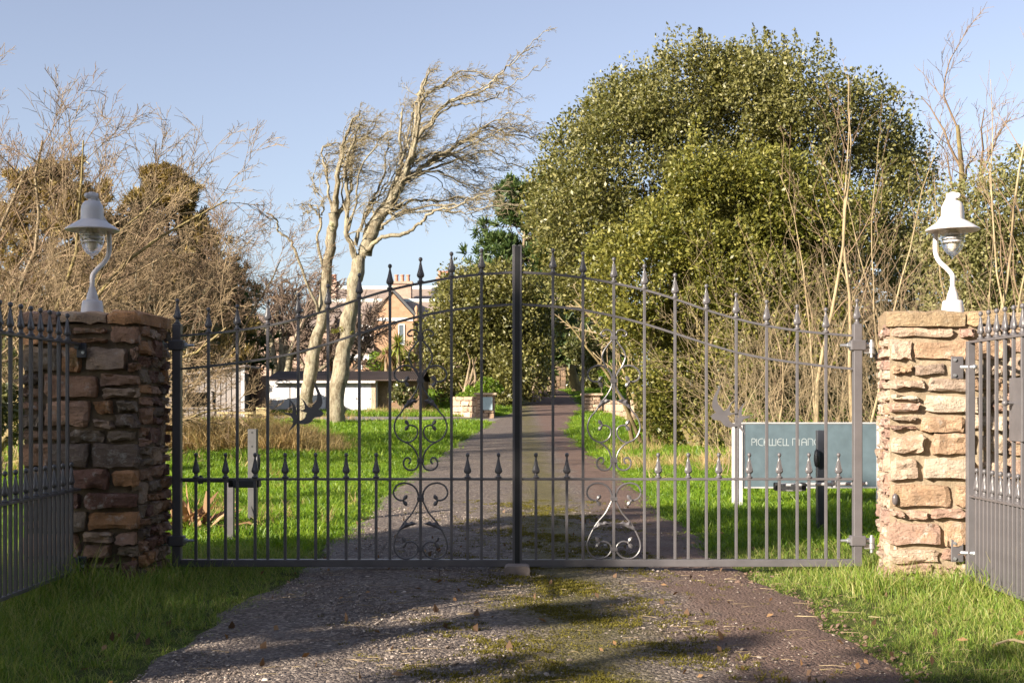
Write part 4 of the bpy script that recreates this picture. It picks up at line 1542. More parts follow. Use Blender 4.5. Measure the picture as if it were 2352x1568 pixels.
def bare_tree(name, label, base, stems, p, maxlev, bark, twig, seed, split=1, group=None, cat='tree'):
    rng = np.random.default_rng(seed)
    root = thing(name, label, cat, base, group)
    out = {}
    for d, l, r in stems:
        grow(out, np.array(base) + np.array([rng.normal(0, .08), rng.normal(0, .08), -.1]), d, l, r, 0, rng, p, maxlev)
    tree_obj(root, out, bark, twig, split)
    return root


def leaf_quads(c, size, rng, up=.35, out=None, asp=.5):
    n = len(c)
    a = rng.normal(0, 1, (n, 3))
    if out is not None:
        a += out * .8
    a[:, 2] += up
    a /= np.linalg.norm(a, axis=1)[:, None]
    b = np.cross(a, rng.normal(0, 1, (n, 3)))
    b /= np.linalg.norm(b, axis=1)[:, None] + 1e-9
    nn = np.cross(a, b)
    s = (size * rng.uniform(.65, 1.25, n))[:, None]
    w = s * asp
    fold = nn * s * .10
    v = np.stack([c - a * s * .5, c + b * w * .5 + fold, c + a * s * .5, c - b * w * .5 + fold], 1).reshape(-1, 3)
    i = np.arange(n)[:, None] * 4
    return v, i + np.arange(4)[None]


def sphere_pts(n, rng):
    v = rng.normal(0, 1, (n, 3))
    return v / np.linalg.norm(v, axis=1)[:, None]


def leafy_crown(blobs, nclump, nleaf, size, rng, clump_r=(.35, .75), shoots=0, fill=.12, flat=.8, voids=()):
    """clumps of leaves over the skin of a set of balls (x, y, z, r), thinner inside; a few upright shoots"""
    B = np.array(blobs)
    w = B[:, 3] ** 2
    C, O = [], []
    tries = 0
    while len(C) < nclump and tries < nclump * 40:
        tries += 1
        k = rng.choice(len(B), p=w / w.sum())
        u = sphere_pts(1, rng)[0]
        if u[1] > .45 and rng.random() < .6:
            continue
        rad = B[k, 3] * (rng.uniform(.80, 1.02) if rng.random() > fill else rng.uniform(.3, .8))
        c = B[k, :3] + u * rad * np.array([1, 1, .95])
        d = np.linalg.norm((B[:, :3] - c), axis=1) / B[:, 3]
        d[k] = 9
        if d.min() < .74:
            continue
        if c[2] < float(gz(c[0], c[1])) + .1:
            continue
        C.append(c)
        O.append(u)
    C, O = np.array(C), np.array(O)
    vs = []
    for c, o in zip(C, O):
        r = rng.uniform(*clump_r)
        n = max(6, int(nleaf * (r / np.mean(clump_r)) ** 2 * rng.uniform(.7, 1.3)))
        u = sphere_pts(n, rng)
        u[:, 2] *= flat
        pos = c + u * r * rng.uniform(.35, 1., (n, 1)) ** .6
        vs.append((pos, u * .6 + o * .5))
    if shoots:
        top = C[:, 2] - .5 * C[:, 1] * (C[:, 1] > 1e9) + rng.normal(0, .8, len(C))
        idx = np.argsort(-top)[:shoots * 5]
        for k in rng.choice(idx, shoots, replace=False):
            hgt = rng.uniform(.3, .9)
            n = int(nleaf * .6)
            t = rng.random(n)
            pos = C[k] + np.stack([rng.normal(0, .13, n) * (1.1 - t), rng.normal(0, .13, n) * (1.1 - t), t * hgt + .2], 1)
            vs.append((pos, np.tile([0, 0, .6], (n, 1))))
    # random upright sprays over the outside, and pockets where the leaves are missing
    pos = np.concatenate([a for a, b in vs])
    out = np.concatenate([b for a, b in vs])
    for vx, vy, vz, vr in voids:
        dd = np.linalg.norm((pos - np.array([vx, vy, vz])) * np.array([1, .42, .9]), axis=1)
        k = (dd > vr * rng.uniform(.75, 1.1, len(pos)))
        pos, out = pos[k], out[k]
    return leaf_quads(pos, size, rng, .3, out)


def evergreen(name, label, base, blobs, nclump, nleaf, size, mat, bark, seed, shoots=0, trunk=None, cat='tree', clump_r=(.35, .75), fill=.12, group=None, voids=()):
    rng = np.random.default_rng(seed)
    root = thing(name, label, cat, base, group)
    v, q = leafy_crown(blobs, nclump, nleaf, size, rng, clump_r, shoots, fill, .8, voids)
    np_obj('crown', v, q, mat, root)
    out = {0: [], 1: []}
    for d, l, r in (trunk or []):
        grow(out, np.array(base) - np.array([0, 0, .1]), d, l, r, 0, rng, Par(wander=.10, nch=(5,), lr=.5, t00=.35, minr=.02, taper=.3), 1)
    if trunk:
        lo = [tubes_np(out[k], 7) for k in out if out[k]]
        vv, qq = join_np(lo)
        np_obj('trunk', vv, qq, bark, root, True)
    return root


def blob(px, py, pr, D):
    c = P(px, py, D)
    return (c[0], c[1], c[2], pr * D / FPX)


# ---- the two wind-bent trees on the lawn: limbs first, then twigs streaming away from the wind
def wz(pts):
    return [((600 + x / 2.4125) * .9408, y / 2.4125 * .9408) for x, y in pts]


DT = 38.0
WIND = np.array([.30, 0., -.02])
PW = Par(wander=.25, trop=np.array([.040, 0, -.004]), nch=(7, 6, 3), lr=.66, ang=(.35, 1.15), t0=.12, segs=(8, 6, 5, 3), taper=.3, rr=.55, minr=.0066, bias=WIND)


def wind_tree(label, base_px, limbs, seed, D, per=5.0):
    rng = np.random.default_rng(seed)
    b = P(base_px[0], base_px[1], D)
    b[2] = float(gz(b[0], D))
    root = thing('bent_tree', label, 'tree', b, 'wind-bent bare trees on the lawn')
    trunk, crown = [], {1: [], 2: [], 3: []}
    for pts, r0, r1, off0, off1, tw in limbs:
        p = np.array([P(x, y, D) for x, y in pts])
        k = len(p)
        if r0 < .2:
            r0, r1 = r0 * .72, r1 * .75
        t = np.linspace(0, 1, k)
        c = catmull(p, 5)
        m = len(c)
        tt = np.linspace(0, 1, m)
        c[:, 1] += off0 + (off1 - off0) * tt + .10 * np.sin(tt * 9 + seed) * (tt > 0)
        jit = rng.normal(0, .022, (m, 3))
        jit[0] = 0
        c = c + jit
        rad = (r0 + (r1 - r0) * tt ** .8) * (1 + .07 * np.sin(tt * 23))
        (trunk if r0 > .10 else crown[1]).append((c, rad))
        if tw:
            L = np.linalg.norm(np.diff(c, axis=0), axis=1).sum()
            o = {}
            PWl = Par(**{**PW.__dict__})
            for cp in range(2):
                w_ = np.array([rng.normal(.15, .4), rng.normal(0, .9), -abs(rng.normal(.1, .4))])
                i0 = int(m * rng.uniform(.05, .3))
                c2 = c[i0:] + (np.linspace(0, 1, m - i0) ** 1.1)[:, None] * w_ + rng.normal(0, .03, (m - i0, 3)) * np.linspace(0, 1, m - i0)[:, None]
                r2 = np.linspace(rad[i0] * .5, max(rad[-1] * .8, .008), m - i0)
                crown[1].append((c2, r2))
                o2 = {}
                branch_off(o2, c2, np.maximum(r2 * .6, .010), tw * .9, 0, rng, PWl, 3, int(L * per * .45) + 1, .25)
                for lv in o2:
                    crown.setdefault(lv + 1 if lv < 3 else 3, []).extend(o2[lv])
            branch_off(o, c, np.maximum(rad * .6, .012), tw, 0, rng, PWl, 3, int(L * per) + 2, .22)
            for lv in o:
                crown.setdefault(lv, []).extend(o[lv])
    v, q = tubes_np(trunk, 10)
    np_obj('trunk', v, q, BARK_PALE, root, True)
    v, q = tubes_np(crown[1], 6)
    np_obj('limbs', v, q, BARK_PALE, root, True)
    v, q = join_np([tubes_np(crown[k], SIDES[k]) for k in (2, 3) if crown[k]])
    np_obj('crown', v, q, TWIG_OLIVE, root, True)
    return root


S_ = DT / FPX
limbs_a = [
    ([(698, 978), (702, 930), (712, 860), (726, 780), (743, 700)] + wz([(470, 1600), (500, 1420), (520, 1250)]),   .235, .135, 0, .2, 0),
    (wz([(520, 1250), (540, 1100), (560, 950), (590, 830), (670, 715)]), .15, .035, .2, -.6, 1.5),
    (wz([(515, 1290), (480, 1150), (470, 1000), (430, 860), (455, 830), (520, 815), (550, 850)]), .075, .014, .2, .9, .8),
    (wz([(530, 1280), (610, 1100), (605, 950), (625, 800), (680, 790), (725, 690)]), .10, .02, .2, 1.0, 1.4),
    ([(735, 730), (722, 690)] + wz([(300, 1480), (270, 1420), (205, 1370), (208, 1315), (150, 1275)]), .075, .032, .1, -.8, 0),
    ([(738, 712), (748, 650)] + wz([(415, 1430), (430, 1300), (412, 1240), (360, 1195)]), .085, .03, .1, .6, .0),
    (wz([(425, 1300), (410, 1210), (340, 1185), (280, 1195)]), .04, .012, .5, .5, .7),
    (wz([(430, 1250), (440, 1180), (380, 1060), (375, 1000), (410, 940)]), .035, .010, .6, .8, .6),
]
wind_tree('left of the two wind-bent bare trees, behind the left swallow', (700, 975), limbs_a, 21, DT)
limbs_b = [
    ([(770, 978), (774, 930), (780, 860), (790, 790), (805, 720), (813, 660)] + wz([(665, 1520)]), .27, .20, 0, .1, 0),
    (wz([(660, 1540), (620, 1450), (600, 1350), (610, 1200), (600, 1000), (655, 860), (700, 760)]), .15, .03, .1, -.9, 1.7),
    (wz([(680, 1520), (700, 1440), (720, 1330), (800, 1200), (850, 1100), (900, 950), (900, 700), (912, 600)]), .19, .03, .1, .9, 1.9),
    (wz([(700, 1500), (760, 1340), (850, 1200), (940, 1030), (990, 850), (1020, 650), (1030, 560), (1060, 480)]), .21, .03, .1, -.3, 1.6),
    (wz([(850, 1200), (950, 1050), (1080, 940), (1220, 840), (1330, 760), (1420, 700), (1560, 740), (1710, 750)]), .13, .018, .0, 1.6, 1.7),
    (wz([(985, 860), (1100, 740), (1200, 640), (1300, 610), (1400, 590), (1480, 520), (1580, 450), (1680, 380)]), .10, .014, -.2, -1.8, .9),
    (wz([(1030, 640), (1080, 560), (1160, 500), (1240, 410), (1330, 395), (1450, 440), (1500, 480)]), .07, .012, -.3, .8, 1.0),
    (wz([(690, 1500), (760, 1440), (830, 1405), (940, 1390), (1030, 1350), (1080, 1300), (1160, 1270), (1270, 1255), (1330, 1210)]), .115, .03, .0, -1.6, .0),
    (wz([(860, 1240), (930, 1200), (1000, 1160), (1150, 1160), (1250, 1130), (1400, 1150), (1500, 1160)]), .07, .013, .1, 1.2, 1.1),
    (wz([(780, 1350), (830, 1320), (920, 1260), (1100, 1220), (1260, 1215), (1400, 1170), (1560, 1150)]), .08, .013, .0, -.8, 1.1),
    (wz([(930, 1070), (1080, 1000), (1200, 1010), (1330, 1070), (1450, 1090)]), .06, .012, .0, 1.5, 1.4),
    (wz([(900, 960), (940, 830), (960, 700), (965, 560)]), .07, .02, .3, 1.4, 1.6),
    (wz([(640, 1440), (680, 1300), (730, 1150), (790, 1000), (800, 850), (840, 730)]), .10, .02, .2, 1.6, 1.7),
    (wz([(1060, 940), (1150, 900), (1300, 830), (1450, 830), (1600, 880)]), .05, .011, .5, -.6, 1.3),
    (wz([(1330, 760), (1450, 690), (1560, 650), (1680, 690)]), .04, .010, .9, .2, 1.1),
    (wz([(880, 1000), (1000, 930), (1130, 870), (1260, 900), (1400, 950), (1560, 960)]), .06, .011, .2, 1.3, 1.4),
]
wind_tree('right of the two wind-bent bare trees, with the wide streaming crown', (770, 978), limbs_b, 22, DT, 3.8)

def lobes(bl, k, f, seed):
    rg = np.random.default_rng(seed)
    out = []
    for x, y, z, r in bl:
        out.append((x, y, z, r * .86))
        for u in sphere_pts(k, rg):
            if u[1] > .3:
                u[1] *= -1
            out.append((x + u[0] * r * .72, y + u[1] * r * .72, z + u[2] * r * .72, r * f * rg.uniform(.75, 1.25)))
    return out


# ---- the great evergreen mass on the right
DE = 29.0
rb = np.random.default_rng(5)
oak = [(1350, 380, 105), (1430, 285, 115), (1560, 235, 115), (1720, 220, 115), (1860, 265, 115), (1985, 310, 105), (2045, 390, 85), (1345, 480, 105), (1480, 370, 170), (1680, 350, 180), (1880, 400, 170), (2020, 480, 120),
       (1310, 580, 85), (1420, 520, 120), (1600, 540, 150), (1800, 560, 150), (1970, 620, 130), (1900, 760, 120), (2060, 600, 90), (1760, 780, 140), (1640, 720, 120), (1300, 420, 62), (1285, 500, 50), (1360, 640, 70), (2080, 760, 90), (2000, 850, 100), (1860, 850, 105), (1750, 900, 80), (2090, 880, 85), (1930, 930, 70)]
blobs = [blob(x, y, r, DE + rb.uniform(-1., 1.6)) for x, y, r in oak]
base = (4.6, DE + .3, float(gz(4.6, DE)))
evergreen('holm_oak', 'great rounded olive-green holm oak right of the drive', base, lobes(blobs, 5, .42, 1), 1500, 150, .098, LEAF_OAK, BARK_YEL, 31, 60,
          [((-.4, -.1, 1), 5, .22), ((.1, 0, 1), 5.6, .26), ((.5, 0, 1), 5, .2), ((-.7, -.2, 1), 4.6, .14), ((-.2, -.25, 1), 4.6, .14)],
          voids=[blob(x, y, r * 1.15, 28.0) for x, y, r in tuple((rb.uniform(1400, 2050), rb.uniform(170, 620), rb.uniform(12, 26)) for _ in range(46)) + ((1592, 330, 46), (1500, 445, 42), (1745, 410, 40), (1850, 330, 32), (1905, 460, 42), (1400, 430, 28), (1675, 270, 26), (1560, 420, 30), (1980, 420, 36), (1340, 540, 30), (1460, 330, 26))])
brt = [(1450, 640, 95), (1540, 560, 110), (1660, 500, 110), (1580, 690, 120), (1700, 640, 120), (1500, 780, 75), (1600, 820, 90), (1560, 930, 62), (1630, 950, 50), (1700, 800, 90), (1800, 700, 100), (1510, 870, 55), (1440, 720, 55), (1790, 440, 85), (1850, 590, 85), (1885, 740, 75), (1425, 590, 60), (1620, 420, 60), (1920, 470, 60)]
blobs = [blob(x, y, r, 25.2 + rb.uniform(-.8, .8)) for x, y, r in brt]
base = (3.7, 25.4, float(gz(3.7, 25.4)))
evergreen('evergreen_bush', 'yellow-green evergreen bush with mossy stems in front of the great holm oak', base, lobes(blobs, 4, .45, 2), 780, 120, .09, LEAF_BRIGHT, BARK_YEL, 32, 14,
          [((-.4, -.2, 1), 3.4, .06), ((-.25, -.2, 1), 3.6, .07), ((-.6, -.1, 1), 3.0, .05), ((.1, -.2, 1), 3.4, .06), ((.35, -.2, 1), 3.4, .06), ((-.1, -.3, 1), 3.2, .05)], 'shrub', (.28, .6),
          voids=[blob(x, y, r * 1.15, 24.5) for x, y, r in tuple((rb.uniform(1430, 1900), rb.uniform(440, 900), rb.uniform(11, 24)) for _ in range(34)) + ((1560, 640, 34), (1650, 590, 32), (1500, 740, 32), (1700, 690, 36), (1600, 760, 34), (1770, 640, 30), (1540, 860, 26))])
# limbs of the oak showing at its lower left edge
rl = np.random.default_rng(77)
lim = thing('mossy_tree', 'slanting yellow-barked tree stems under the left edge of the evergreens', 'tree', (3.2, 27.0, float(gz(3, 27))))
out = {}
for (x0, y0, x1, y1, r) in ((1490, 1000, 1400, 640, .075), (1510, 1005, 1450, 640, .07), (1455, 985, 1385, 740, .055), (1530, 1010, 1500, 680, .06), (1480, 990, 1372, 700, .05), (1560, 1010, 1590, 700, .06)):
    a, b = P(x0, y0, 26.7), P(x1, y1, 26.7)
    a[2] = float(gz(a[0], 26.5)) - .1
    grow(out, a, (b - a) + np.array([0, 0, .0]), np.linalg.norm(b - a), r, 0, rl, Par(wander=.07, trop=np.array([0, 0, .01]), nch=(7, 5), lr=.32, t00=.35, minr=.012), 2)
tree_obj(lim, out, BARK_YEL, TWIG_TAN, 1)

# round dark evergreen in the middle distance, by the notice pier
mid = [(1030, 785, 62), (1085, 715, 78), (1160, 705, 70), (1210, 745, 58), (1045, 850, 55), (1110, 800, 100), (1190, 840, 65), (1075, 665, 42), (1150, 660, 46), (1010, 835, 38), (1140, 900, 45), (1060, 900, 30), (1215, 680, 40), (1230, 800, 40)]
blobs = [blob(x, y, r, 51 + rb.uniform(-1, 1)) for x, y, r in mid]
base = (-.6, 51.3, float(gz(-.6, 51.3)))
evergreen('round_holm_oak', 'rounded dark evergreen tree behind the notice pier', base, blobs, 480, 95, .165, LEAF_OAK, BARK_MID, 33, 4, [((-.1, 0, 1), 4, .25), ((.3, 0, 1), 4, .16)], clump_r=(.5, .95))
sl = thing('tree_trunk', 'two slanting bare trunks below the rounded dark evergreen', 'tree', (P(1070, 0, 46)[0], 46, .7))
out = {}
for x0, y0, x1, y1, r in ((1040, 948, 1090, 860, .13), (1062, 944, 1078, 850, .11), (1088, 950, 1108, 850, .10)):
    a, b = P(x0, y0, 46), P(x1, y1, 46)
    grow(out, a, b - a, np.linalg.norm(b - a) * 1.25, r, 0, rl, Par(wander=.07, nch=(3,), lr=.4, minr=.02), 1)
tree_obj(sl, out, BARK_MID, TWIG_BROWN, 1)

# evergreens and bushes further back on the right
back = [(2200, 520, 75), (2265, 480, 80), (2340, 470, 90), (2215, 640, 90), (2300, 620, 110), (2390, 560, 100), (2260, 760, 90), (2360, 740, 100), (2180, 760, 60)]
blobs = [blob(x, y, r, 24.5 + rb.uniform(-.6, .6)) for x, y, r in back]
evergreen('grey_green_bush', 'pale grey-green evergreen thicket at the right edge behind the lamp', (9.5, 24.7, float(gz(9, 24.7))), blobs, 330, 120, .085, m_leaf('leaf_grey_green', [(.09, .10, .03), (.17, .165, .06), (.27, .25, .11)], .5, .25, None, .25), BARK_MID, 34, 6, [((0, 0, 1), 3.4, .12)], 'shrub', (.3, .62))

# pines


def pine(label, base, height, levels, spread, mat, bark, seed, lean=(0, 0), tuft=.3, cone=1.0, per=8, nt=9, group=None, needle=(.16, .022)):
    rng = np.random.default_rng(seed)
    root = thing('pine_tree', label, 'tree', base, group)
    base = np.array(base, float)
    top = base + np.array([lean[0], lean[1], height])
    out = {0: [], 1: [], 2: []}
    tr = np.array([base + (top - base) * t + np.array([.12 * math.sin(t * 7), 0, 0]) for t in np.linspace(0, 1, 9)])
    tr[0, 2] -= .15
    out[0].append((tr, np.linspace(height * .022, .03, 9)))
    cs, os_ = [], []
    for k in range(levels):
        t = .16 + .84 * k / (levels - 1)
        c = base + (top - base) * t
        for j in range(per):
            a = rng.uniform(0, 2 * math.pi)
            L = spread * (1.02 - t) ** cone * rng.uniform(.55, 1.15) + .25
            d = np.array([math.cos(a), math.sin(a), rng.uniform(-.05, .45)])
            o = {}
            grow(o, c, d, L, .045 * (1.2 - t) + .012, 1, rng, Par(wander=.13, trop=np.array([0, 0, .05]), nch=(0, nt), lr=.40, t0=.3, minr=.008, segs=(6, 5, 3)), 2)
            for lv in o:
                out[lv] += o[lv]
                for p, r in o[lv]:
                    if lv == 2:
                        cs += [p[-1], p[-2] * .5 + p[-1] * .5]
                        os_ += [unit(p[-1] - p[-2])] * 2
                    else:
                        cs.append(p[-1])
                        os_.append(unit(p[-1] - p[-2]))
    v, q = tubes_np(out[0], 8)
    np_obj('trunk', v, q, bark, root, True)
    v, q = join_np([tubes_np(out[1], 4), tubes_np(out[2], 3)])
    np_obj('branches', v, q, TWIG_DARK, root, True)
    cs, os_ = np.array(cs), np.array(os_)
    m = 20
    n = len(cs) * m
    c = np.repeat(cs, m, 0)
    o = np.repeat(os_, m, 0)
    d = rng.normal(0, 1, (n, 3)) * .75 + o * .8 + np.array([0, 0, .35])
    d /= np.linalg.norm(d, axis=1)[:, None]
    ln = needle[0] * rng.uniform(.6, 1.25, (n, 1))
    side = np.cross(d, rng.normal(0, 1, (n, 3)))
    side /= np.linalg.norm(side, axis=1)[:, None]
    w = needle[1]
    st = c + rng.normal(0, tuft * .14, (n, 3))
    v = np.stack([st - side * w * .5, st + side * w * .5, st + side * w * .3 + d * ln, st - side * w * .3 + d * ln], 1).reshape(-1, 3)
    i = np.arange(n)[:, None] * 4
    np_obj('crown', v, i + np.arange(4)[None], mat, root)
    return root


b = P(1175, 900, 60)
pine('dark green pine rising over the rounded evergreen beside the gap', (b[0] + .5, 60, 1.4), 9.2, 13, 3.2, NEEDLE, BARK_MID, 41, (.2, 0), .36, .30, 8, 7, needle=(.36, .07))
b = P(1262, 900, 64)
pine('second dark pine tucked against the great holm oak', (b[0], 64, 1.6), 7.0, 10, 2.2, NEEDLE, BARK_MID, 42, (0, 0), .34, .5, 6, 5, needle=(.30, .05))
b = P(405, 900, 47)
pine('brownish ragged pine behind the grey shed', (b[0] + .3, 47, .6), 8.7, 18, 3.2, NEEDLE_BROWN, BARK_MID, 43, (-.7, 0), .3, .62, 9, 7, needle=(.26, .045))
b = P(480, 900, 49)
pine('low dark pine whose boughs hang over the end of the grey shed', (b[0], 49, .7), 5.0, 9, 2.2, NEEDLE, BARK_MID, 46, (.5, 0), .3, .4, 7, 6, needle=(.26, .045))
b = P(110, 900, 44)
pine('olive-brown pine standing behind the leftmost bare tree', (b[0], 44, .5), 8.3, 15, 4.1, NEEDLE_BROWN, BARK_MID, 44, (.3, 0), .3, .6, 9, 7, needle=(.25, .045))
b = P(268, 900, 46)
pine('low olive pine behind the lamp of the shaded pillar', (b[0], 46, .5), 6.6, 13, 3.4, NEEDLE_BROWN, BARK_MID, 45, (0, 0), .3, .55, 9, 7, needle=(.25, .045))

# ---- bare trees on the left
PL = Par(wander=.15, trop=np.array([.006, 0, .014]), nch=(13, 10, 7), lr=.46, ang=(.35, 1.05), t0=.2, t00=.22, segs=(10, 7, 4, 3), taper=.2, rr=.5, minr=.0050, bias=np.array([.05, 0, .10]))
b = P(-60, 0, 19.5)
bare_tree('bare_tree', 'large bare tree with yellow-lichened limbs at the left edge', (b[0], 19.5, 0.08),
          [((.12, .05, 1), 5.5, .066), ((.5, -.1, 1), 5.8, .066), ((.9, .1, .85), 5.6, .06), ((-.2, 0, 1), 5.4, .065), ((.32, .3, 1), 5.6, .055), ((1.1, -.2, .5), 4.2, .055), ((.7, .1, 1), 5.8, .058)], PL, 3, BARK_YEL, TWIG_GOLD, 51, 1)
b = P(-190, 0, 22)
bare_tree('bare_tree', 'taller thin-twigged bare tree behind the one at the left edge', (b[0], 22, 0.1),
          [((.3, 0, 1), 6.0, .08), ((.55, 0, 1), 6.3, .075), ((.1, .1, 1), 5.8, .075), ((.8, 0, .85), 6.2, .07), ((.42, .1, 1), 6.1, .07)], PL, 3, BARK_MID, TWIG_BROWN, 52, 1)
PL2 = Par(**{**PL.__dict__, 'trop': np.array([.004, 0, .02]), 'bias': np.array([.03, 0, .12])})
PL3 = Par(**{**PL2.__dict__, 't00': .55})
b = P(262, 0, 25)
bare_tree('bare_tree', 'reddish twiggy bare tree rising behind the shaded pillar', (b[0], 25, .12),
          [((.05, 0, 1), 4.0, .075), ((.35, 0, 1), 4.0, .07), ((-.3, 0, 1), 3.8, .065), ((.5, -.1, 1), 3.6, .06), ((.25, .3, 1), 4.0, .065), ((-.1, -.2, 1), 3.8, .06)], PL3, 3, BARK_PALE, TWIG_GOLD, 53, 1)
b = P(345, 0, 27)
bare_tree('bare_tree', 'slender pale bare tree leaning right above the left hinge post', (b[0], 27, .14),
          [((.20, 0, 1), 4.9, .06), ((.36, 0, 1), 5.0, .055), ((.5, 0, 1), 4.6, .045), ((.02, 0, 1), 4.4, .045)], PL3, 3, BARK_PALE, TWIG_BROWN, 54, 1)
b = P(120, 0, 26)
bare_tree('bare_tree', 'bushy yellowish bare tree filling the space left of the shaded lamp', (b[0], 26, .13),
          [((.0, 0, 1), 3.9, .075), ((.4, 0, 1), 3.9, .07), ((-.5, 0, 1), 3.8, .07), ((.7, 0, .8), 3.6, .06), ((-.2, .4, 1), 3.9, .06)], PL2, 3, BARK_YEL, TWIG_GOLD, 55, 1)
# dark domed bare tree in front of the house
PD = Par(wander=.15, trop=np.array([.03, 0, .01]), nch=(12, 10, 7), lr=.55, ang=(.4, 1.0), t00=.3, t0=.2, segs=(7, 6, 5, 3), taper=.35, rr=.55, minr=.021, bias=np.array([.06, 0, .05]))
b = P(640, 0, 62)
bare_tree('bare_tree', 'dark domed bare tree in front of the pink house', (b[0], 62, 1.3),
          [((-.6, 0, 1), 5.6, .2), ((.1, 0, 1), 6.0, .22), ((.7, .1, 1), 5.6, .2), ((-.2, .4, 1), 5.8, .17), ((1.1, 0, .8), 4.6, .15), ((-1.1, 0, .8), 4.8, .15)], PD, 3, BARK_PALE, TWIG_DARK, 56, 1)
b = P(800, 0, 66)
bare_tree('bare_tree', 'faint bare tree seen past the right leaning trunk', (b[0] - .6, 66, 1.5),
          [((.0, 0, 1), 4.6, .12), ((.35, 0, 1), 4.4, .12), ((-.5, 0, 1), 4.4, .12)], PD, 3, BARK_PALE, TWIG_DARK, 57, 1)
# bare trees, far right
PR = Par(wander=.17, trop=np.array([.035, 0, .03]), nch=(9, 8, 6), lr=.5, ang=(.35, .95), t00=.3, t0=.2, segs=(8, 6, 5, 3), taper=.25, rr=.52, minr=.009, bias=np.array([.08, 0, .08]))
b = P(2270, 0, 41)
bare_tree('bare_tree', 'brown bare tree with upright dense twigs at the right edge', (b[0], 41, .5),
          [((-.28, 0, 1), 9.2, .2), ((.05, 0, 1), 10, .22), ((.4, 0, 1), 9.8, .2), ((-.5, .2, 1), 7.6, .15)], PR, 3, BARK_YEL, TWIG_BROWN, 58, 1)
# leaning tree at the end of the drive
b = P(1334, 896, 63)
lt = bare_tree('leaning_tree', 'leaning tree with russet hanging twigs at the end of the drive', (b[0], 63, 1.5),
               [((-.42, 0, 1), 2.6, .30)], Par(wander=.06, trop=np.array([0, 0, .0]), nch=(9, 8, 6), lr=.8, ang=(.5, 1.2), t00=.55, t0=.15, segs=(6, 6, 5, 3), taper=.55, rr=.4, minr=.012, bias=np.array([0, 0, .05])), 3, BARK_YEL, TWIG_TAN, 59, 1)
b = P(1310, 0, 66)
bare_tree('bare_tree', 'russet bare tree beside the stone lodge', (b[0] + .4, 66, 1.6),
          [((-.3, 0, 1), 4.8, .14), ((.3, 0, 1), 4.8, .14)], PD, 3, BARK_YEL, TWIG_RED, 60, 1)

# ---- saplings on the right, in front of the evergreens
PS = Par(wander=.085, trop=np.array([0, 0, .035]), nch=(9, 3, 0), lr=.30, ang=(.4, .85), t00=.22, t0=.25, segs=(12, 6, 4), taper=.16, rr=.45, minr=.0036, bias=np.array([0, 0, .12]))
saps = [
    (1872, 17.5, 185, [(.0, 1, .036), (.10, .8, .020)], 'bare forked sapling, tallest behind the right gate leaf'),
    (1962, 17.0, 250, [(-.03, 1, .034), (.16, .95, .022)], 'forked pale sapling between the tallest one and the right hinge post'),
    (2062, 18.5, 330, [(-.10, 1, .018)], 'bare thin sapling rising left of the sunlit pillar'),
    (2138, 19.0, 300, [(.02, 1, .018), (-.14, .9, .014)], 'bare thin sapling rising just left of the sunlit lamp'),
    (2215, 19.5, 300, [(.08, 1, .02)], 'bare thin sapling rising just right of the sunlit lamp'),
    (2292, 17.5, 40, [(-.03, 1, .034), (.08, .9, .022)], 'very tall bare sapling near the right edge'),
    (2345, 16.8, 110, [(.03, 1, .052), (.10, .9, .022)], 'stout pale sapling at the right edge'),
    (1765, 18.5, 560, [(-.04, 1, .018), (.16, .8, .014)], 'bare short sapling in front of the evergreen left of the tallest one'),
    (1918, 19.5, 480, [(-.2, 1, .016), (.2, .9, .014)], 'bare spreading low sapling between two taller ones'),
    (2255, 18.0, 400, [(-.32, 1, .024), (.2, .8, .014)], 'bare sapling slanting left behind the sunlit lamp'),
]
for k, (px, D, ptop, stems, lab) in enumerate(saps):
    b = P(px, 0, D)
    Hh = P(0, ptop, D)[2]
    bare_tree('sapling', lab, (b[0], D, float(gz(b[0], D))), [((dx, rb.normal(0, .04), 1), Hh * f * 1.02, r) for dx, f, r in stems], PS, 2, TWIG_TAN, TWIG_BROWN, 70 + k, 1, 'bare saplings right of the drive')

# thicket of thin stems at their feet
rt = np.random.default_rng(91)
out = {0: [], 1: [], 2: []}
PT = Par(wander=.17, trop=np.array([0, 0, .02]), nch=(6, 3), lr=.42, ang=(.3, .95), t00=.25, t0=.2, segs=(7, 4, 3), taper=.25, rr=.5, minr=.0032)
for k in range(210):
    px = rt.uniform(1640, 2420)
    D = rt.uniform(16.6, 22.5)
    b = P(px, 0, D)
    b[2] = float(gz(b[0], D)) - .05
    hh = rt.uniform(1.2, 3.9) * (.65 + .35 * min(1, (px - 1600) / 300))
    grow(out, b, (rt.normal(0, .42), rt.normal(0, .2), 1), hh, rt.uniform(.004, .0095), 0, rt, PT, 2)
v, q = join_np([tubes_np(out[0], 4), tubes_np(out[1], 3), tubes_np(out[2], 3)])
tag(np_obj('thicket', v, q, TWIG_TAN, None, True), 'tangle of thin pale bare stems behind the sign', 'thicket', None, 'stuff')
# the same kind of scrub on the left, beyond the railing, and in front of the shed side
out = {0: [], 1: [], 2: []}
for k in range(180):
    px = rt.uniform(-120, 280)
    D = rt.uniform(20, 34)
    b = P(px, 0, D)
    b[2] = float(gz(b[0], D)) - .05
    grow(out, b, (rt.normal(.15, .3), rt.normal(0, .2), 1), rt.uniform(1.0, 2.6), rt.uniform(.006, .014), 0, rt, PT, 2)
v, q = join_np([tubes_np(out[0], 4), tubes_np(out[1], 3), tubes_np(out[2], 3)])
tag(np_obj('undergrowth', v, q, TWIG_TAN, None, True), 'tangle of yellowish bare stems behind the shaded pillar', 'undergrowth', None, 'stuff')

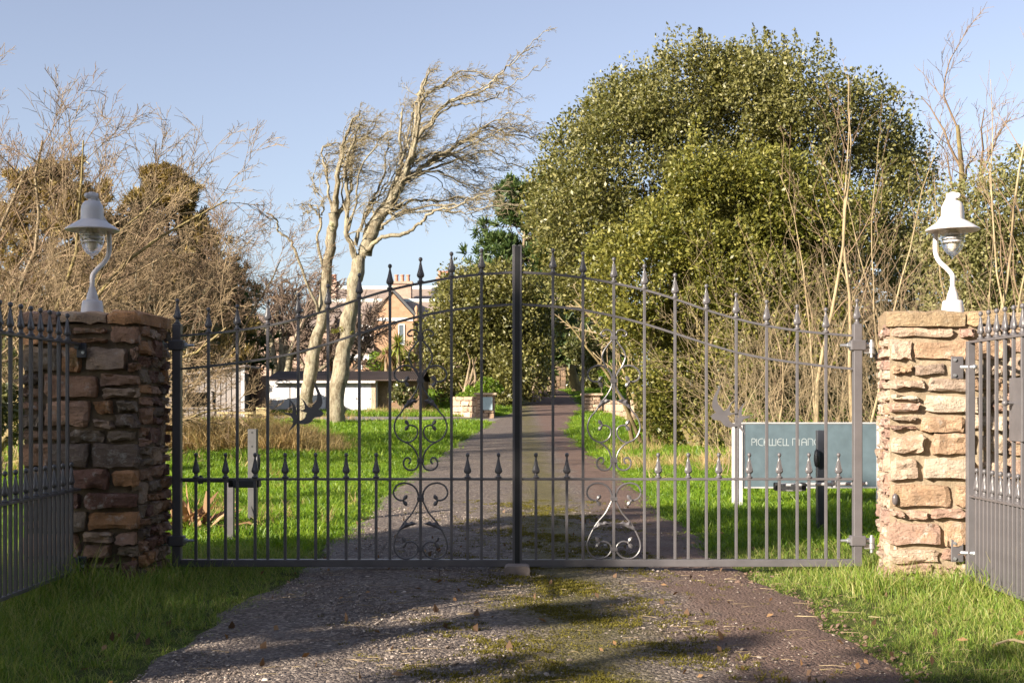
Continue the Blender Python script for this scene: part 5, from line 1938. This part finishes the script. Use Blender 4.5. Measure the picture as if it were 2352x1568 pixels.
# ---- shrubs
def shrub(label, px, py, pr, D, mat, seed, nclump=40, nleaf=70, size=.09, squash=None, name='shrub'):
    c = P(px, py, D)
    r = pr * D / FPX
    rg = np.random.default_rng(seed)
    bl = [(c[0] + rg.normal(0, r * .35), c[1] + rg.normal(0, r * .3), c[2] + rg.normal(0, r * .2), r * rg.uniform(.55, .8)) for _ in range(5)]
    return evergreen(name, label, (c[0], D, float(gz(c[0], D))), bl, nclump, nleaf, size, mat, BARK_MID, seed, 0, [((0, 0, 1), r * .8, .03)], 'shrub', (r * .25, r * .45))


shrub('low green shrub left of the shaded railing', 10, 960, 70, 17, LEAF_DARK, 101, 60, 80, .07)
shrub('dark green shrub behind the railing under the bare trees', 40, 850, 80, 30, LEAF_DARK, 102, 60, 80, .11)
shrub('green bush over the shed roof', 440, 800, 75, 47, LEAF_DARK, 103, 70, 80, .15)
shrub('ivy-dark bush between shed and pink house', 500, 835, 45, 52, LEAF_DARK, 104, 50, 70, .16)
shrub('fresh green shrub beside the notice pier', 1115, 895, 26, 44.5, LEAF_GREEN, 105, 30, 60, .10)
shrub('light green shrub on the low garden wall', 1068, 910, 24, 45, LEAF_GREEN, 106, 30, 60, .10)
shrub('dark laurel beside the end of the drive', 1172, 895, 36, 60, LEAF_DARK, 107, 40, 70, .14)
shrub('bright little bush at the foot of the lodge', 1204, 868, 18, 68, LEAF_GREEN, 108, 24, 60, .14)
shrub('green laurel between the drive and the great holm oak', 1420, 860, 48, 46, LEAF_GREEN, 109, 60, 80, .11)
shrub('dark shrub under the leaning tree', 1380, 800, 60, 58, LEAF_DARK, 110, 60, 80, .16)
shrub('green creeper shrub in the front garden of the house', 888, 830, 34, 92, LEAF_GREEN, 111, 40, 60, .22)
shrub('orange-green shrub against the orange porch wall', 930, 835, 34, 91, LEAF_BRIGHT, 112, 40, 60, .22)
shrub('small ivy clump on the right leaning trunk', 790, 760, 20, 38.1, LEAF_BRIGHT, 113, 14, 40, .07, name='ivy_clump')
shrub('broad evergreen wood closing the view behind the stone lodge', 1345, 770, 120, 90, LEAF_DARK, 116, 90, 90, .30, name='evergreen_shrub')
shrub('dense dark hedge shrub right of the stone lodge', 1318, 855, 48, 77, LEAF_DARK, 117, 70, 80, .22, name='evergreen_shrub')
shrub('dark evergreen shrub behind the leaning tree', 1372, 850, 52, 71, LEAF_DARK, 118, 70, 80, .20, name='evergreen_shrub')
shrub('dark shrub against the dark stone end of the garages', 925, 905, 30, 44.5, LEAF_DARK, 114, 30, 60, .11)
shrub('dry-leaved shrub crowning the round pier', 598, 858, 14, 43.3, DEAD_M, 115, 14, 40, .08)
for k, (px, py, pr, dd_) in enumerate(((-60, 760, 150, 40), (130, 810, 110, 50), (300, 820, 85, 54), (2440, 800, 160, 40))):
    shrub(('bushy evergreen far left behind the railing', 'broad dark evergreen left of the pillar lamp', 'broad dark evergreen behind the shaded pillar', 'broad evergreen at the far right edge')[k], px, py, pr, dd_, LEAF_DARK, 120 + k, 90, 90, .17, name='evergreen_shrub')

# cabbage palm before the gable
rp = np.random.default_rng(17)
c = P(914, 788, 90)
cp = thing('cabbage_palm', 'spiky green cabbage palm in front of the orange gable', 'palm', (c[0], 90, 1.9))
m = MB()
m.tube([(c[0], 90, 1.7), (c[0] + .05, 90, 3.), (c[0], 90, c[2])], [.2, .15, .13], 8)
m.build('trunk', BARK_MID, cp, True)
vs, qs = [], []
for k in range(110):
    d = sphere_pts(1, rp)[0]
    d[2] = d[2] * .8 + .25
    d = unit(d)
    L = rp.uniform(.9, 1.5)
    sd = unit(np.cross(d, [0, 0, 1.])) * .055
    pts = [c + d * L * t - np.array([0, 0, .55]) * t * t * L * .6 for t in (0, .5, 1)]
    b = len(vs)
    vs += [pts[0] - sd * .6, pts[0] + sd * .6, pts[1] - sd, pts[1] + sd, pts[2] - sd * .2, pts[2] + sd * .2]
    qs += [(b, b + 1, b + 3, b + 2), (b + 2, b + 3, b + 5, b + 4)]
np_obj('fronds', vs, qs, PALM_M, cp)
c2 = P(888, 812, 90)
vs, qs = [], []
for k in range(70):
    d = sphere_pts(1, rp)[0]
    d[2] = d[2] * .8 + .1
    d = unit(d)
    L = rp.uniform(.8, 1.3)
    sd = unit(np.cross(d, [0, 0, 1.])) * .05
    pts = [c2 + d * L * t - np.array([0, 0, .9]) * t * t * L * .6 for t in (0, .5, 1)]
    b = len(vs)
    vs += [pts[0] - sd * .6, pts[0] + sd * .6, pts[1] - sd, pts[1] + sd, pts[2] - sd * .2, pts[2] + sd * .2]
    qs += [(b, b + 1, b + 3, b + 2), (b + 2, b + 3, b + 5, b + 4)]
p2 = thing('dead_palm', 'dry brown palm head beside the green cabbage palm', 'palm', (c2[0], 90, 1.9))
np_obj('fronds', vs, qs, DEAD_M, p2)
m = MB()
m.tube([(c2[0], 90, 1.7), (c2[0], 90, c2[2])], [.2, .13], 8)
m.build('trunk', BARK_MID, p2, True)

# dead strap-leaved plant behind the left hinge post
rp = np.random.default_rng(18)
c = P(430, 1205, 10.6)
c[2] = 0.02
dp = thing('dead_plant', 'heap of dead brown strap leaves behind the left hinge post', 'plant', c)
vs, qs = [], []
for k in range(60):
    a = rp.uniform(0, 2 * math.pi)
    el = rp.uniform(.1, 1.3)
    L = rp.uniform(.25, .62)
    d = np.array([math.cos(a) * math.cos(el), math.sin(a) * math.cos(el), math.sin(el)])
    sd = unit(np.cross(d, [0, 0, 1.]) + rp.normal(0, .3, 3)) * rp.uniform(.012, .03)
    o = c + np.array([rp.normal(0, .10), rp.normal(0, .10), 0])
    ts = (0, .35, .7, 1)
    pts = [o + d * L * t - np.array([0, 0, .75]) * t * t * L * rp.uniform(.4, 1.1) * math.cos(el) for t in ts]
    for p in pts:
        p[2] = max(p[2], .03)
    b = len(vs)
    for t, p in zip((1, 1, .8, .15), pts):
        vs += [p - sd * t, p + sd * t]
    qs += [(b + 2 * j, b + 2 * j + 1, b + 2 * j + 3, b + 2 * j + 2) for j in range(3)]
np_obj('leaves', vs, qs, DEAD_M, dp)

# ---- trees that stand left of and behind the viewer: only their shadows reach the picture
SH = []


def shade_tree(label, q, dist, zlow, ztop, r, seed, dens=1.0, base_off=0.):
    """q: offset across the sun's direction, dist: metres towards the sun"""
    s2 = unit(np.array([TO_SUN[0], TO_SUN[1]]))
    perp = np.array([s2[1], -s2[0]])
    if perp[1] < 0:
        perp = -perp
    xy = perp * q + s2 * dist
    rg = np.random.default_rng(seed)
    bl = []
    n = max(3, int((ztop - zlow) / r * 1.6))
    for k in range(n):
        z = zlow + (ztop - zlow) * (k + .5) / n
        bl.append((xy[0] + rg.normal(0, r * .45), xy[1] + rg.normal(0, r * .45), z, r * rg.uniform(.6, .95)))
    return evergreen('evergreen_tree', label, (xy[0], xy[1], 0), bl, int(60 * dens), 60, .22, LEAF_DARK, BARK_MID, seed, 0, [((0, 0, 1), ztop * .8, .16)], clump_r=(r * .28, r * .5), fill=.3, group='shade trees left of the drive')
SHADE = [
    # offset across the sun, distance towards it, low, top, radius, density
    (6.95, 12.0, 1.0, 8.8, 1.0, 1.8),
    (7.4, 8.0, .8, 7.4, .75, 1.2),
    (6.55, 9.0, 1.2, 7.2, .55, 1.0),
    (8.3, 10.0, 1.5, 7.6, .55, .9),
    (5.8, 8.0, .4, 5.0, .42, .9),
    (4.75, 8.3, .4, 4.8, .36, .9),
    (3.85, 8.8, .5, 5.1, .28, .5),
    (2.9, 9.0, 1.0, 5.7, .25, .6),
    (11.6, 14.0, 2.0, 8.2, .35, .5),
    (14.0, 15.0, 2.0, 8.0, .40, .5),
    (16.4, 16.0, 2.0, 9.0, .45, .5),
]

# ------------------------------------------------------------------ shade casters outside the view
for i, (q, dist, zl, zt, r, dens) in enumerate(SHADE):
    shade_tree('evergreen tree standing out of view on the left, number %s from the road' % ('one two three four five six seven eight nine ten eleven twelve thirteen fourteen fifteen sixteen'.split()[i]), q, dist, zl, zt, r, 400 + i, dens)

# wood added unseen behind the viewer: it blocks half the sky to deepen the shade
rw = np.random.default_rng(500)
bl = []
for k in range(26):
    t = k / 25
    a = math.radians(-52 + 176 * t)
    R_ = 11.5 + rw.uniform(-1, 2)
    cx_, cy_ = R_ * math.sin(a) - .5, -R_ * math.cos(a) + 1.0
    for z in (1.5, 4.2, 7.0):
        bl.append((cx_ + rw.normal(0, .5), cy_ + rw.normal(0, .5), z, rw.uniform(1.7, 2.3)))
v, q = leafy_crown(bl, 900, 30, .42, rw, (.6, 1.2), 0, .2)
tag(np_obj('added_woodland', v, q, LEAF_DARK), 'unseen evergreen wood added behind the viewer to block sky light', kind='stuff')

# ------------------------------------------------------------------ grass, gravel, litter
def blade_tuft(name, mat, n, hgt, rad, wid, lean, seed):
    rg = np.random.default_rng(seed)
    vs, qs = [], []
    for k in range(n):
        a = rg.uniform(0, 2 * math.pi)
        r = rad * math.sqrt(rg.random())
        o = np.array([r * math.cos(a), r * math.sin(a), 0])
        d = rg.normal(0, lean, 2)
        H = hgt * rg.uniform(.45, 1.15)
        w = wid * rg.uniform(.7, 1.2)
        yaw = rg.uniform(0, math.pi)
        sd = np.array([math.cos(yaw), math.sin(yaw), 0]) * w * .5
        dd = np.array([d[0], d[1], 0]) * H
        p0, p1, p2 = o, o + dd * .4 + [0, 0, H * .6], o + dd * 1.15 + [0, 0, H * (1 - .25 * min(1.5, np.hypot(*d)))]
        b = len(vs)
        vs += [p0 - sd, p0 + sd, p1 - sd * .75, p1 + sd * .75, p2 - sd * .12, p2 + sd * .12]
        qs += [(b, b + 1, b + 3, b + 2), (b + 2, b + 3, b + 5, b + 4)]
    me = np_mesh(name, vs, qs, mat)
    return bpy.data.objects.new(name, me)


def scatter(name, sources, pos, rot, scl, var, label=None, cat=None, kind='stuff'):
    """one object: a cloud of points that carries tufts by geometry nodes"""
    me = bpy.data.meshes.new(name)
    n = len(pos)
    me.vertices.add(n)
    me.vertices.foreach_set('co', np.asarray(pos, np.float32).ravel())
    a = me.attributes.new('tuft_rot', 'FLOAT_VECTOR', 'POINT')
    a.data.foreach_set('vector', np.asarray(rot, np.float32).ravel())
    a = me.attributes.new('tuft_scl', 'FLOAT_VECTOR', 'POINT')
    a.data.foreach_set('vector', np.asarray(scl, np.float32).ravel())
    a = me.attributes.new('tuft_var', 'INT', 'POINT')
    a.data.foreach_set('value', np.asarray(var, np.int32))
    ob = link(bpy.data.objects.new(name, me))
    ng = bpy.data.node_groups.new(name + '_scatter', 'GeometryNodeTree')
    ng.interface.new_socket('Geometry', in_out='INPUT', socket_type='NodeSocketGeometry')
    ng.interface.new_socket('Geometry', in_out='OUTPUT', socket_type='NodeSocketGeometry')
    N, L = ng.nodes, ng.links
    gi, go = N.new('NodeGroupInput'), N.new('NodeGroupOutput')
    join = N.new('GeometryNodeJoinGeometry')
    for s in reversed(sources):
        oi = N.new('GeometryNodeObjectInfo')
        oi.inputs['Object'].default_value = s
        oi.inputs['As Instance'].default_value = True
        L.new(oi.outputs['Geometry'], join.inputs[0])
    iop = N.new('GeometryNodeInstanceOnPoints')
    iop.inputs['Pick Instance'].default_value = True
    L.new(gi.outputs[0], iop.inputs['Points'])
    L.new(join.outputs[0], iop.inputs['Instance'])

    def attr(nm, ty, sock):
        nd = N.new('GeometryNodeInputNamedAttribute')
        nd.data_type = ty
        nd.inputs['Name'].default_value = nm
        L.new(nd.outputs['Attribute'], iop.inputs[sock])
    attr('tuft_rot', 'FLOAT_VECTOR', 'Rotation')
    attr('tuft_scl', 'FLOAT_VECTOR', 'Scale')
    attr('tuft_var', 'INT', 'Instance Index')
    L.new(iop.outputs[0], go.inputs[0])
    md = ob.modifiers.new('scatter', 'NODES')
    md.node_group = ng
    return tag(ob, label, cat, None, kind)


rgs = np.random.default_rng(200)


def off_drive(x, y, m=0.):
    k = np.abs(x - drive_c(y)) - drive_h(y) - edge_wob(y + np.where(x > drive_c(y), 5, 0))
    return k > m


def on_side_road(x, y):
    yc = 41.0 + .05 * x + .012 * x * x * (x < 0)
    hw = 1.5 + .9 * np.maximum(0, (x + 2) / 3.5) ** 2
    return (np.abs(y - yc) < hw) & (x < 1.5) & (x > -24)


def in_pillar(x, y):
    return ((x > X_OUT_L) & (x < X_IN_L) | (x > X_IN_R)) & (y > DF) & (y < DB)


def field(x0, x1, y0, y1, dens):
    n = int((x1 - x0) * (y1 - y0) * dens)
    x, y = rgs.uniform(x0, x1, n), rgs.uniform(y0, y1, n)
    # keep what the camera (or a camera a step aside) can see
    k = (np.abs(x) < y * .42 + 1.6) & (off_drive(x, y, -.02) | (off_drive(x, y, -.16) & (rgs.random(n) < .22))) & ~on_side_road(x, y) & ~in_pillar(x, y)
    return x[k], y[k]


def tuft_set(pre, mat, specs):
    return [blade_tuft(pre, mat, *sp, seed=300 + i) for i, sp in enumerate(specs)]


def grass(name, fields, src, base, label, jitter=.35, edge=True, rough=None):
    X = np.concatenate([f[0] for f in fields])
    Y = np.concatenate([f[1] for f in fields])
    n = len(X)
    d = np.abs(X - drive_c(Y)) - drive_h(Y)
    s = base * rgs.uniform(1 - jitter, 1 + jitter, n)
    pat = .5 + .5 * np.sin(X * 2.1 + 1.3 * np.sin(Y * 1.3)) * np.sin(Y * 1.9 + np.sin(X * 1.1) * 2)
    s *= .75 + .5 * pat
    if edge:
        s *= np.clip(.42 + d * 1.1, .4, 1.)
    if rough is not None:
        s *= rough(X, Y)
    Z = gz(X, Y) - .005
    rot = np.stack([rgs.normal(0, .12, n), rgs.normal(0, .12, n), rgs.uniform(0, 6.28, n)], 1)
    scl = np.stack([s ** .6 * base ** .4, s ** .6 * base ** .4, s], 1)
    return scatter(name, src, np.stack([X, Y, Z], 1), rot, scl, rgs.integers(0, len(src), n), label, None)


near = tuft_set('grass_tuft', GRASS_FG, [(16, .115, .05, .0055, .45), (14, .14, .045, .005, .55), (18, .085, .055, .0055, .6), (12, .16, .04, .0048, .75)])
lawn = tuft_set('grass_tuft', GRASS_M, [(16, .085, .07, .009, .45), (18, .10, .075, .009, .55), (16, .07, .08, .010, .6)])
far = tuft_set('grass_tuft', GRASS_M, [(20, .11, .16, .018, .5), (20, .13, .16, .018, .55)])


def near_rough(x, y):
    r = np.ones_like(x)
    # longer at the feet of the pillars and under the railings, trodden short on the right verge
    r += .75 * np.exp(-((y - 7.2) / .45) ** 2) * (np.abs(x) > 1.9)
    r += .6 * np.exp(-((np.abs(x) - 2.55) / .3) ** 2) * (y < 7.5)
    r *= np.where((x > 0) & (y < 7.0), .85, 1.15)
    return r


grass('grass', [field(-4.2, 4.2, 4.0, 9.2, 430)], near, .58, 'long green grass of the verges before the gate', .4, True, near_rough)
grass('lawn_grass', [field(-9, 9, 9.2, 21, 230)], lawn, 1.05, 'mown green grass behind the gate', .3, True)
grass('far_lawn_grass', [field(-20, 18, 21, 46, 60), field(-26, 24, 46, 70, 14)], far, 1.0, 'bright lawn on either side of the drive')

# rough dry grass bank in front of the shed
dry = tuft_set('dry_tuft', DRY_M, [(26, .55, .14, .014, .5), (24, .45, .16, .014, .7), (22, .65, .12, .012, .4)])
n = 2600
px, D = rgs.uniform(330, 830, n), rgs.uniform(23.5, 29, n)
x = (px - CX) * D / FPX
s = rgs.uniform(.5, 1.15, n) * np.interp(px, [330, 600, 700, 830], [1.05, 1.05, .8, .3])
keep = rgs.random(n) < np.interp(px, [330, 620, 830], [1, .9, .25])
pos = np.stack([x, D, gz(x, D) - .01], 1)[keep]
k = len(pos)
rot = np.stack([rgs.normal(0, .25, k), rgs.normal(0, .25, k), rgs.uniform(0, 6.28, k)], 1)
scatter('dry_grass', dry, pos, rot, np.repeat(s[keep][:, None], 3, 1), rgs.integers(0, 3, k), 'tall dry straw-coloured grass bank before the grey shed')
# dry wisps by the dead plant, the posts, the foot of the thicket and the far left
pts = []
for (cx_, cy_, sx, sy, k_) in ((-2.6, 11.4, .5, .6, 60), (-3.6, 13, 1.2, 1., 60), (2.6, 19.5, 1.6, .8, 200), (5.2, 18.5, 1.8, 1.2, 200), (-9, 19, 2, 2.5, 240), (-6.7, 40.5, 1.5, .6, 80), (-4.3, 44.2, 1.2, .4, 90), (1.7, 24.5, .8, .8, 60)):
    pts.append(np.stack([rgs.normal(cx_, sx, k_), rgs.normal(cy_, sy, k_)], 1))
pts = np.concatenate(pts)
pts = pts[off_drive(pts[:, 0], pts[:, 1], .25)]
k = len(pts)
s = rgs.uniform(.25, .6, k) * np.where(pts[:, 1] < 15, .6, 1)
rot = np.stack([rgs.normal(0, .4, k), rgs.normal(0, .4, k), rgs.uniform(0, 6.28, k)], 1)
scatter('dry_wisps', dry, np.stack([pts[:, 0], pts[:, 1], gz(pts[:, 0], pts[:, 1]) - .01], 1), rot, np.repeat(s[:, None], 3, 1), rgs.integers(0, 3, k), 'wisps of dead grass among the green')


def m_pebble():
    t = NT('gravel_chip')
    r = t.n('ObjectInfo').outputs['Random']
    c = t.ramp(r, [(0, (.08, .065, .056)), (.3, (.15, .118, .10)), (.6, (.23, .185, .155)), (.85, (.33, .275, .235)), (1, (.50, .44, .38))])
    return t.done(t.pbr(c, .75, 0, None, .35))


PEB = m_pebble()


def pebble(seed):
    rg = np.random.default_rng(seed)
    m = MB()
    prof = [(.25, -.5), (.85, -.3), (1., .0), (.7, .42), (.2, .55)]
    m.lathe(prof, (0, 0, 0), 6)
    m.v = [tuple(np.array(v) * (1 + rg.normal(0, .13, 3)) * np.array([1, .75, .55])) for v in m.v]
    return bpy.data.objects.new('gravel_chip', m.mesh('gravel_chip', PEB))


peb = [pebble(k) for k in range(4)]
n = 40000
y = 4.4 + 8.5 * rgs.random(n) ** 1.5
u = rgs.uniform(-1, 1, n)
x = drive_c(y) + u * drive_h(y)
moss_d = np.exp(-((x - .3) / .35) ** 2)
earth = np.clip((x - .55) / .5, 0, 1)
keep = rgs.random(n) < (1 - .80 * moss_d) * (1 - .86 * earth) * (1.0 - .25 * np.clip(u, -1, 0))
x, y = x[keep], y[keep]
n = len(x)
s = rgs.lognormal(math.log(.0043), .42, n)
pos = np.stack([x, y, drive_z(x, y) + s * .12], 1)
rot = np.stack([rgs.normal(0, .3, n), rgs.normal(0, .3, n), rgs.uniform(0, 6.28, n)], 1)
scatter('gravel', peb, pos, rot, np.repeat(s[:, None], 3, 1), rgs.integers(0, 4, n), 'loose stone chippings on the drive')

# crumbs of bare earth along the broken right-hand edge
CLOD = m_noise('earth_clod', [(.3, (.11, .068, .05)), (.7, (.22, .145, .11))], 30, .95, .5, 120, .003)
clods = [bpy.data.objects.new('earth_clod', o_.data.copy()) for o_ in peb[:3]]
for o_ in clods:
    o_.data.materials.clear()
    o_.data.materials.append(CLOD)
n = 1300
y = 4.4 + 4.2 * rgs.random(n) ** 1.2
x = drive_c(y) + drive_h(y) + edge_wob(y + 5) + rgs.normal(.0, .10, n)
s = rgs.lognormal(math.log(.0055), .5, n)
scatter('earth_crumbs', clods, np.stack([x, y, gz(x, y) + .008 + s * .2], 1), np.stack([rgs.normal(0, .4, n), rgs.normal(0, .4, n), rgs.uniform(0, 6.28, n)], 1), np.repeat(s[:, None], 3, 1), rgs.integers(0, 3, n), 'crumbs of bare red-brown earth at the edge of the drive')

# moss cushions: short green fuzz on the crown of the drive
MOSS_M = m_leaf('moss', [(.06, .056, .012), (.115, .102, .018), (.19, .165, .034)], .8, .25, (1.3, 1.2, .5), .1, False)
mosst = tuft_set('moss_tuft', MOSS_M, [(16, .012, .024, .004, .7), (14, .016, .02, .004, .8)])
n = 11000
y = 4.4 + 9 * rgs.random(n) ** 1.4
x = rgs.normal(.28, .36, n)
clus = np.sin(x * 9 + np.sin(y * 5) * 2) + np.sin(y * 7 + x * 4) + rgs.normal(0, .9, n)
keep = clus > .1
x, y = x[keep], y[keep]
n = len(x)
scatter('moss', mosst, np.stack([x, y, drive_z(x, y) - .001], 1), np.stack([np.zeros(n), np.zeros(n), rgs.uniform(0, 6.28, n)], 1), np.repeat(rgs.uniform(.6, 1.3, n)[:, None], 3, 1), rgs.integers(0, 2, n), 'yellow-green moss on the middle of the drive')

# pine needles, straws and a few twigs lying on the drive and the verge
m = MB()
for k in range(260):
    y_ = 4.6 + 3.5 * rgs.random()
    x_ = rgs.uniform(-1.3, 1.9)
    a = rgs.normal(0, .5)
    L = rgs.uniform(.03, .11)
    z_ = float(drive_z(x_, y_)) + .004
    m.tube([(x_, y_, z_), (x_ + L * .5 * math.cos(a), y_ + L * .5 * math.sin(a), z_ + rgs.uniform(.001, .006)), (x_ + L * math.cos(a + .2), y_ + L * math.sin(a + .2), z_)], .0011, 3, False)
o = m.build('straw_litter', TWIG_TAN)
tag(o, 'thin straws and needles lying on the drive', kind='stuff')
m = MB()
pts = catmull([P(2385 * .0 + 2010, 1600, 5.0)] * 1 + [np.array([2.05, 5.42, .05]), np.array([2.15, 5.38, .065]), np.array([2.27, 5.33, .05])], 4)[4:]
m.tube(pts, [.006] * len(pts), 6)
o = m.build('fallen_stick', TWIG_TAN, None, True)
tag(o, 'pale broken stick lying in the right-hand verge', 'stick')

# brown leaves that have blown onto the verges and the drive
fl = []
for k in range(3):
    v, q = leaf_quads(np.zeros((1, 3)), .05, np.random.default_rng(600 + k), 0., None, .55)
    fl.append(bpy.data.objects.new('fallen_leaf', np_mesh('fallen_leaf', v, q, m_leaf('fallen_leaf_%s' % 'abc'[k], [((.20, .11, .05), (.30, .18, .09), (.13, .08, .05))[k]] * 2, .6, .15, (1.1, 1., .7), .2, False))))
n = 420
y = 4.5 + 9 * rgs.random(n) ** 1.3
x = rgs.uniform(-1, 1, n) * (y * .42 + .4)
k = ~in_pillar(x, y)
x, y = x[k], y[k]
n = len(x)
off = off_drive(x, y)
zz = np.where(off, gz(x, y) + rgs.uniform(.01, .05, n), drive_z(x, y) + .012)
scatter('fallen_leaves', fl, np.stack([x, y, zz], 1), rgs.uniform(0, 6.28, (n, 3)) * np.array([.12, .12, 1]), np.repeat(rgs.uniform(.5, 1.1, n)[:, None], 3, 1), rgs.integers(0, 3, n), 'dead brown leaves lying on the verges and the drive')
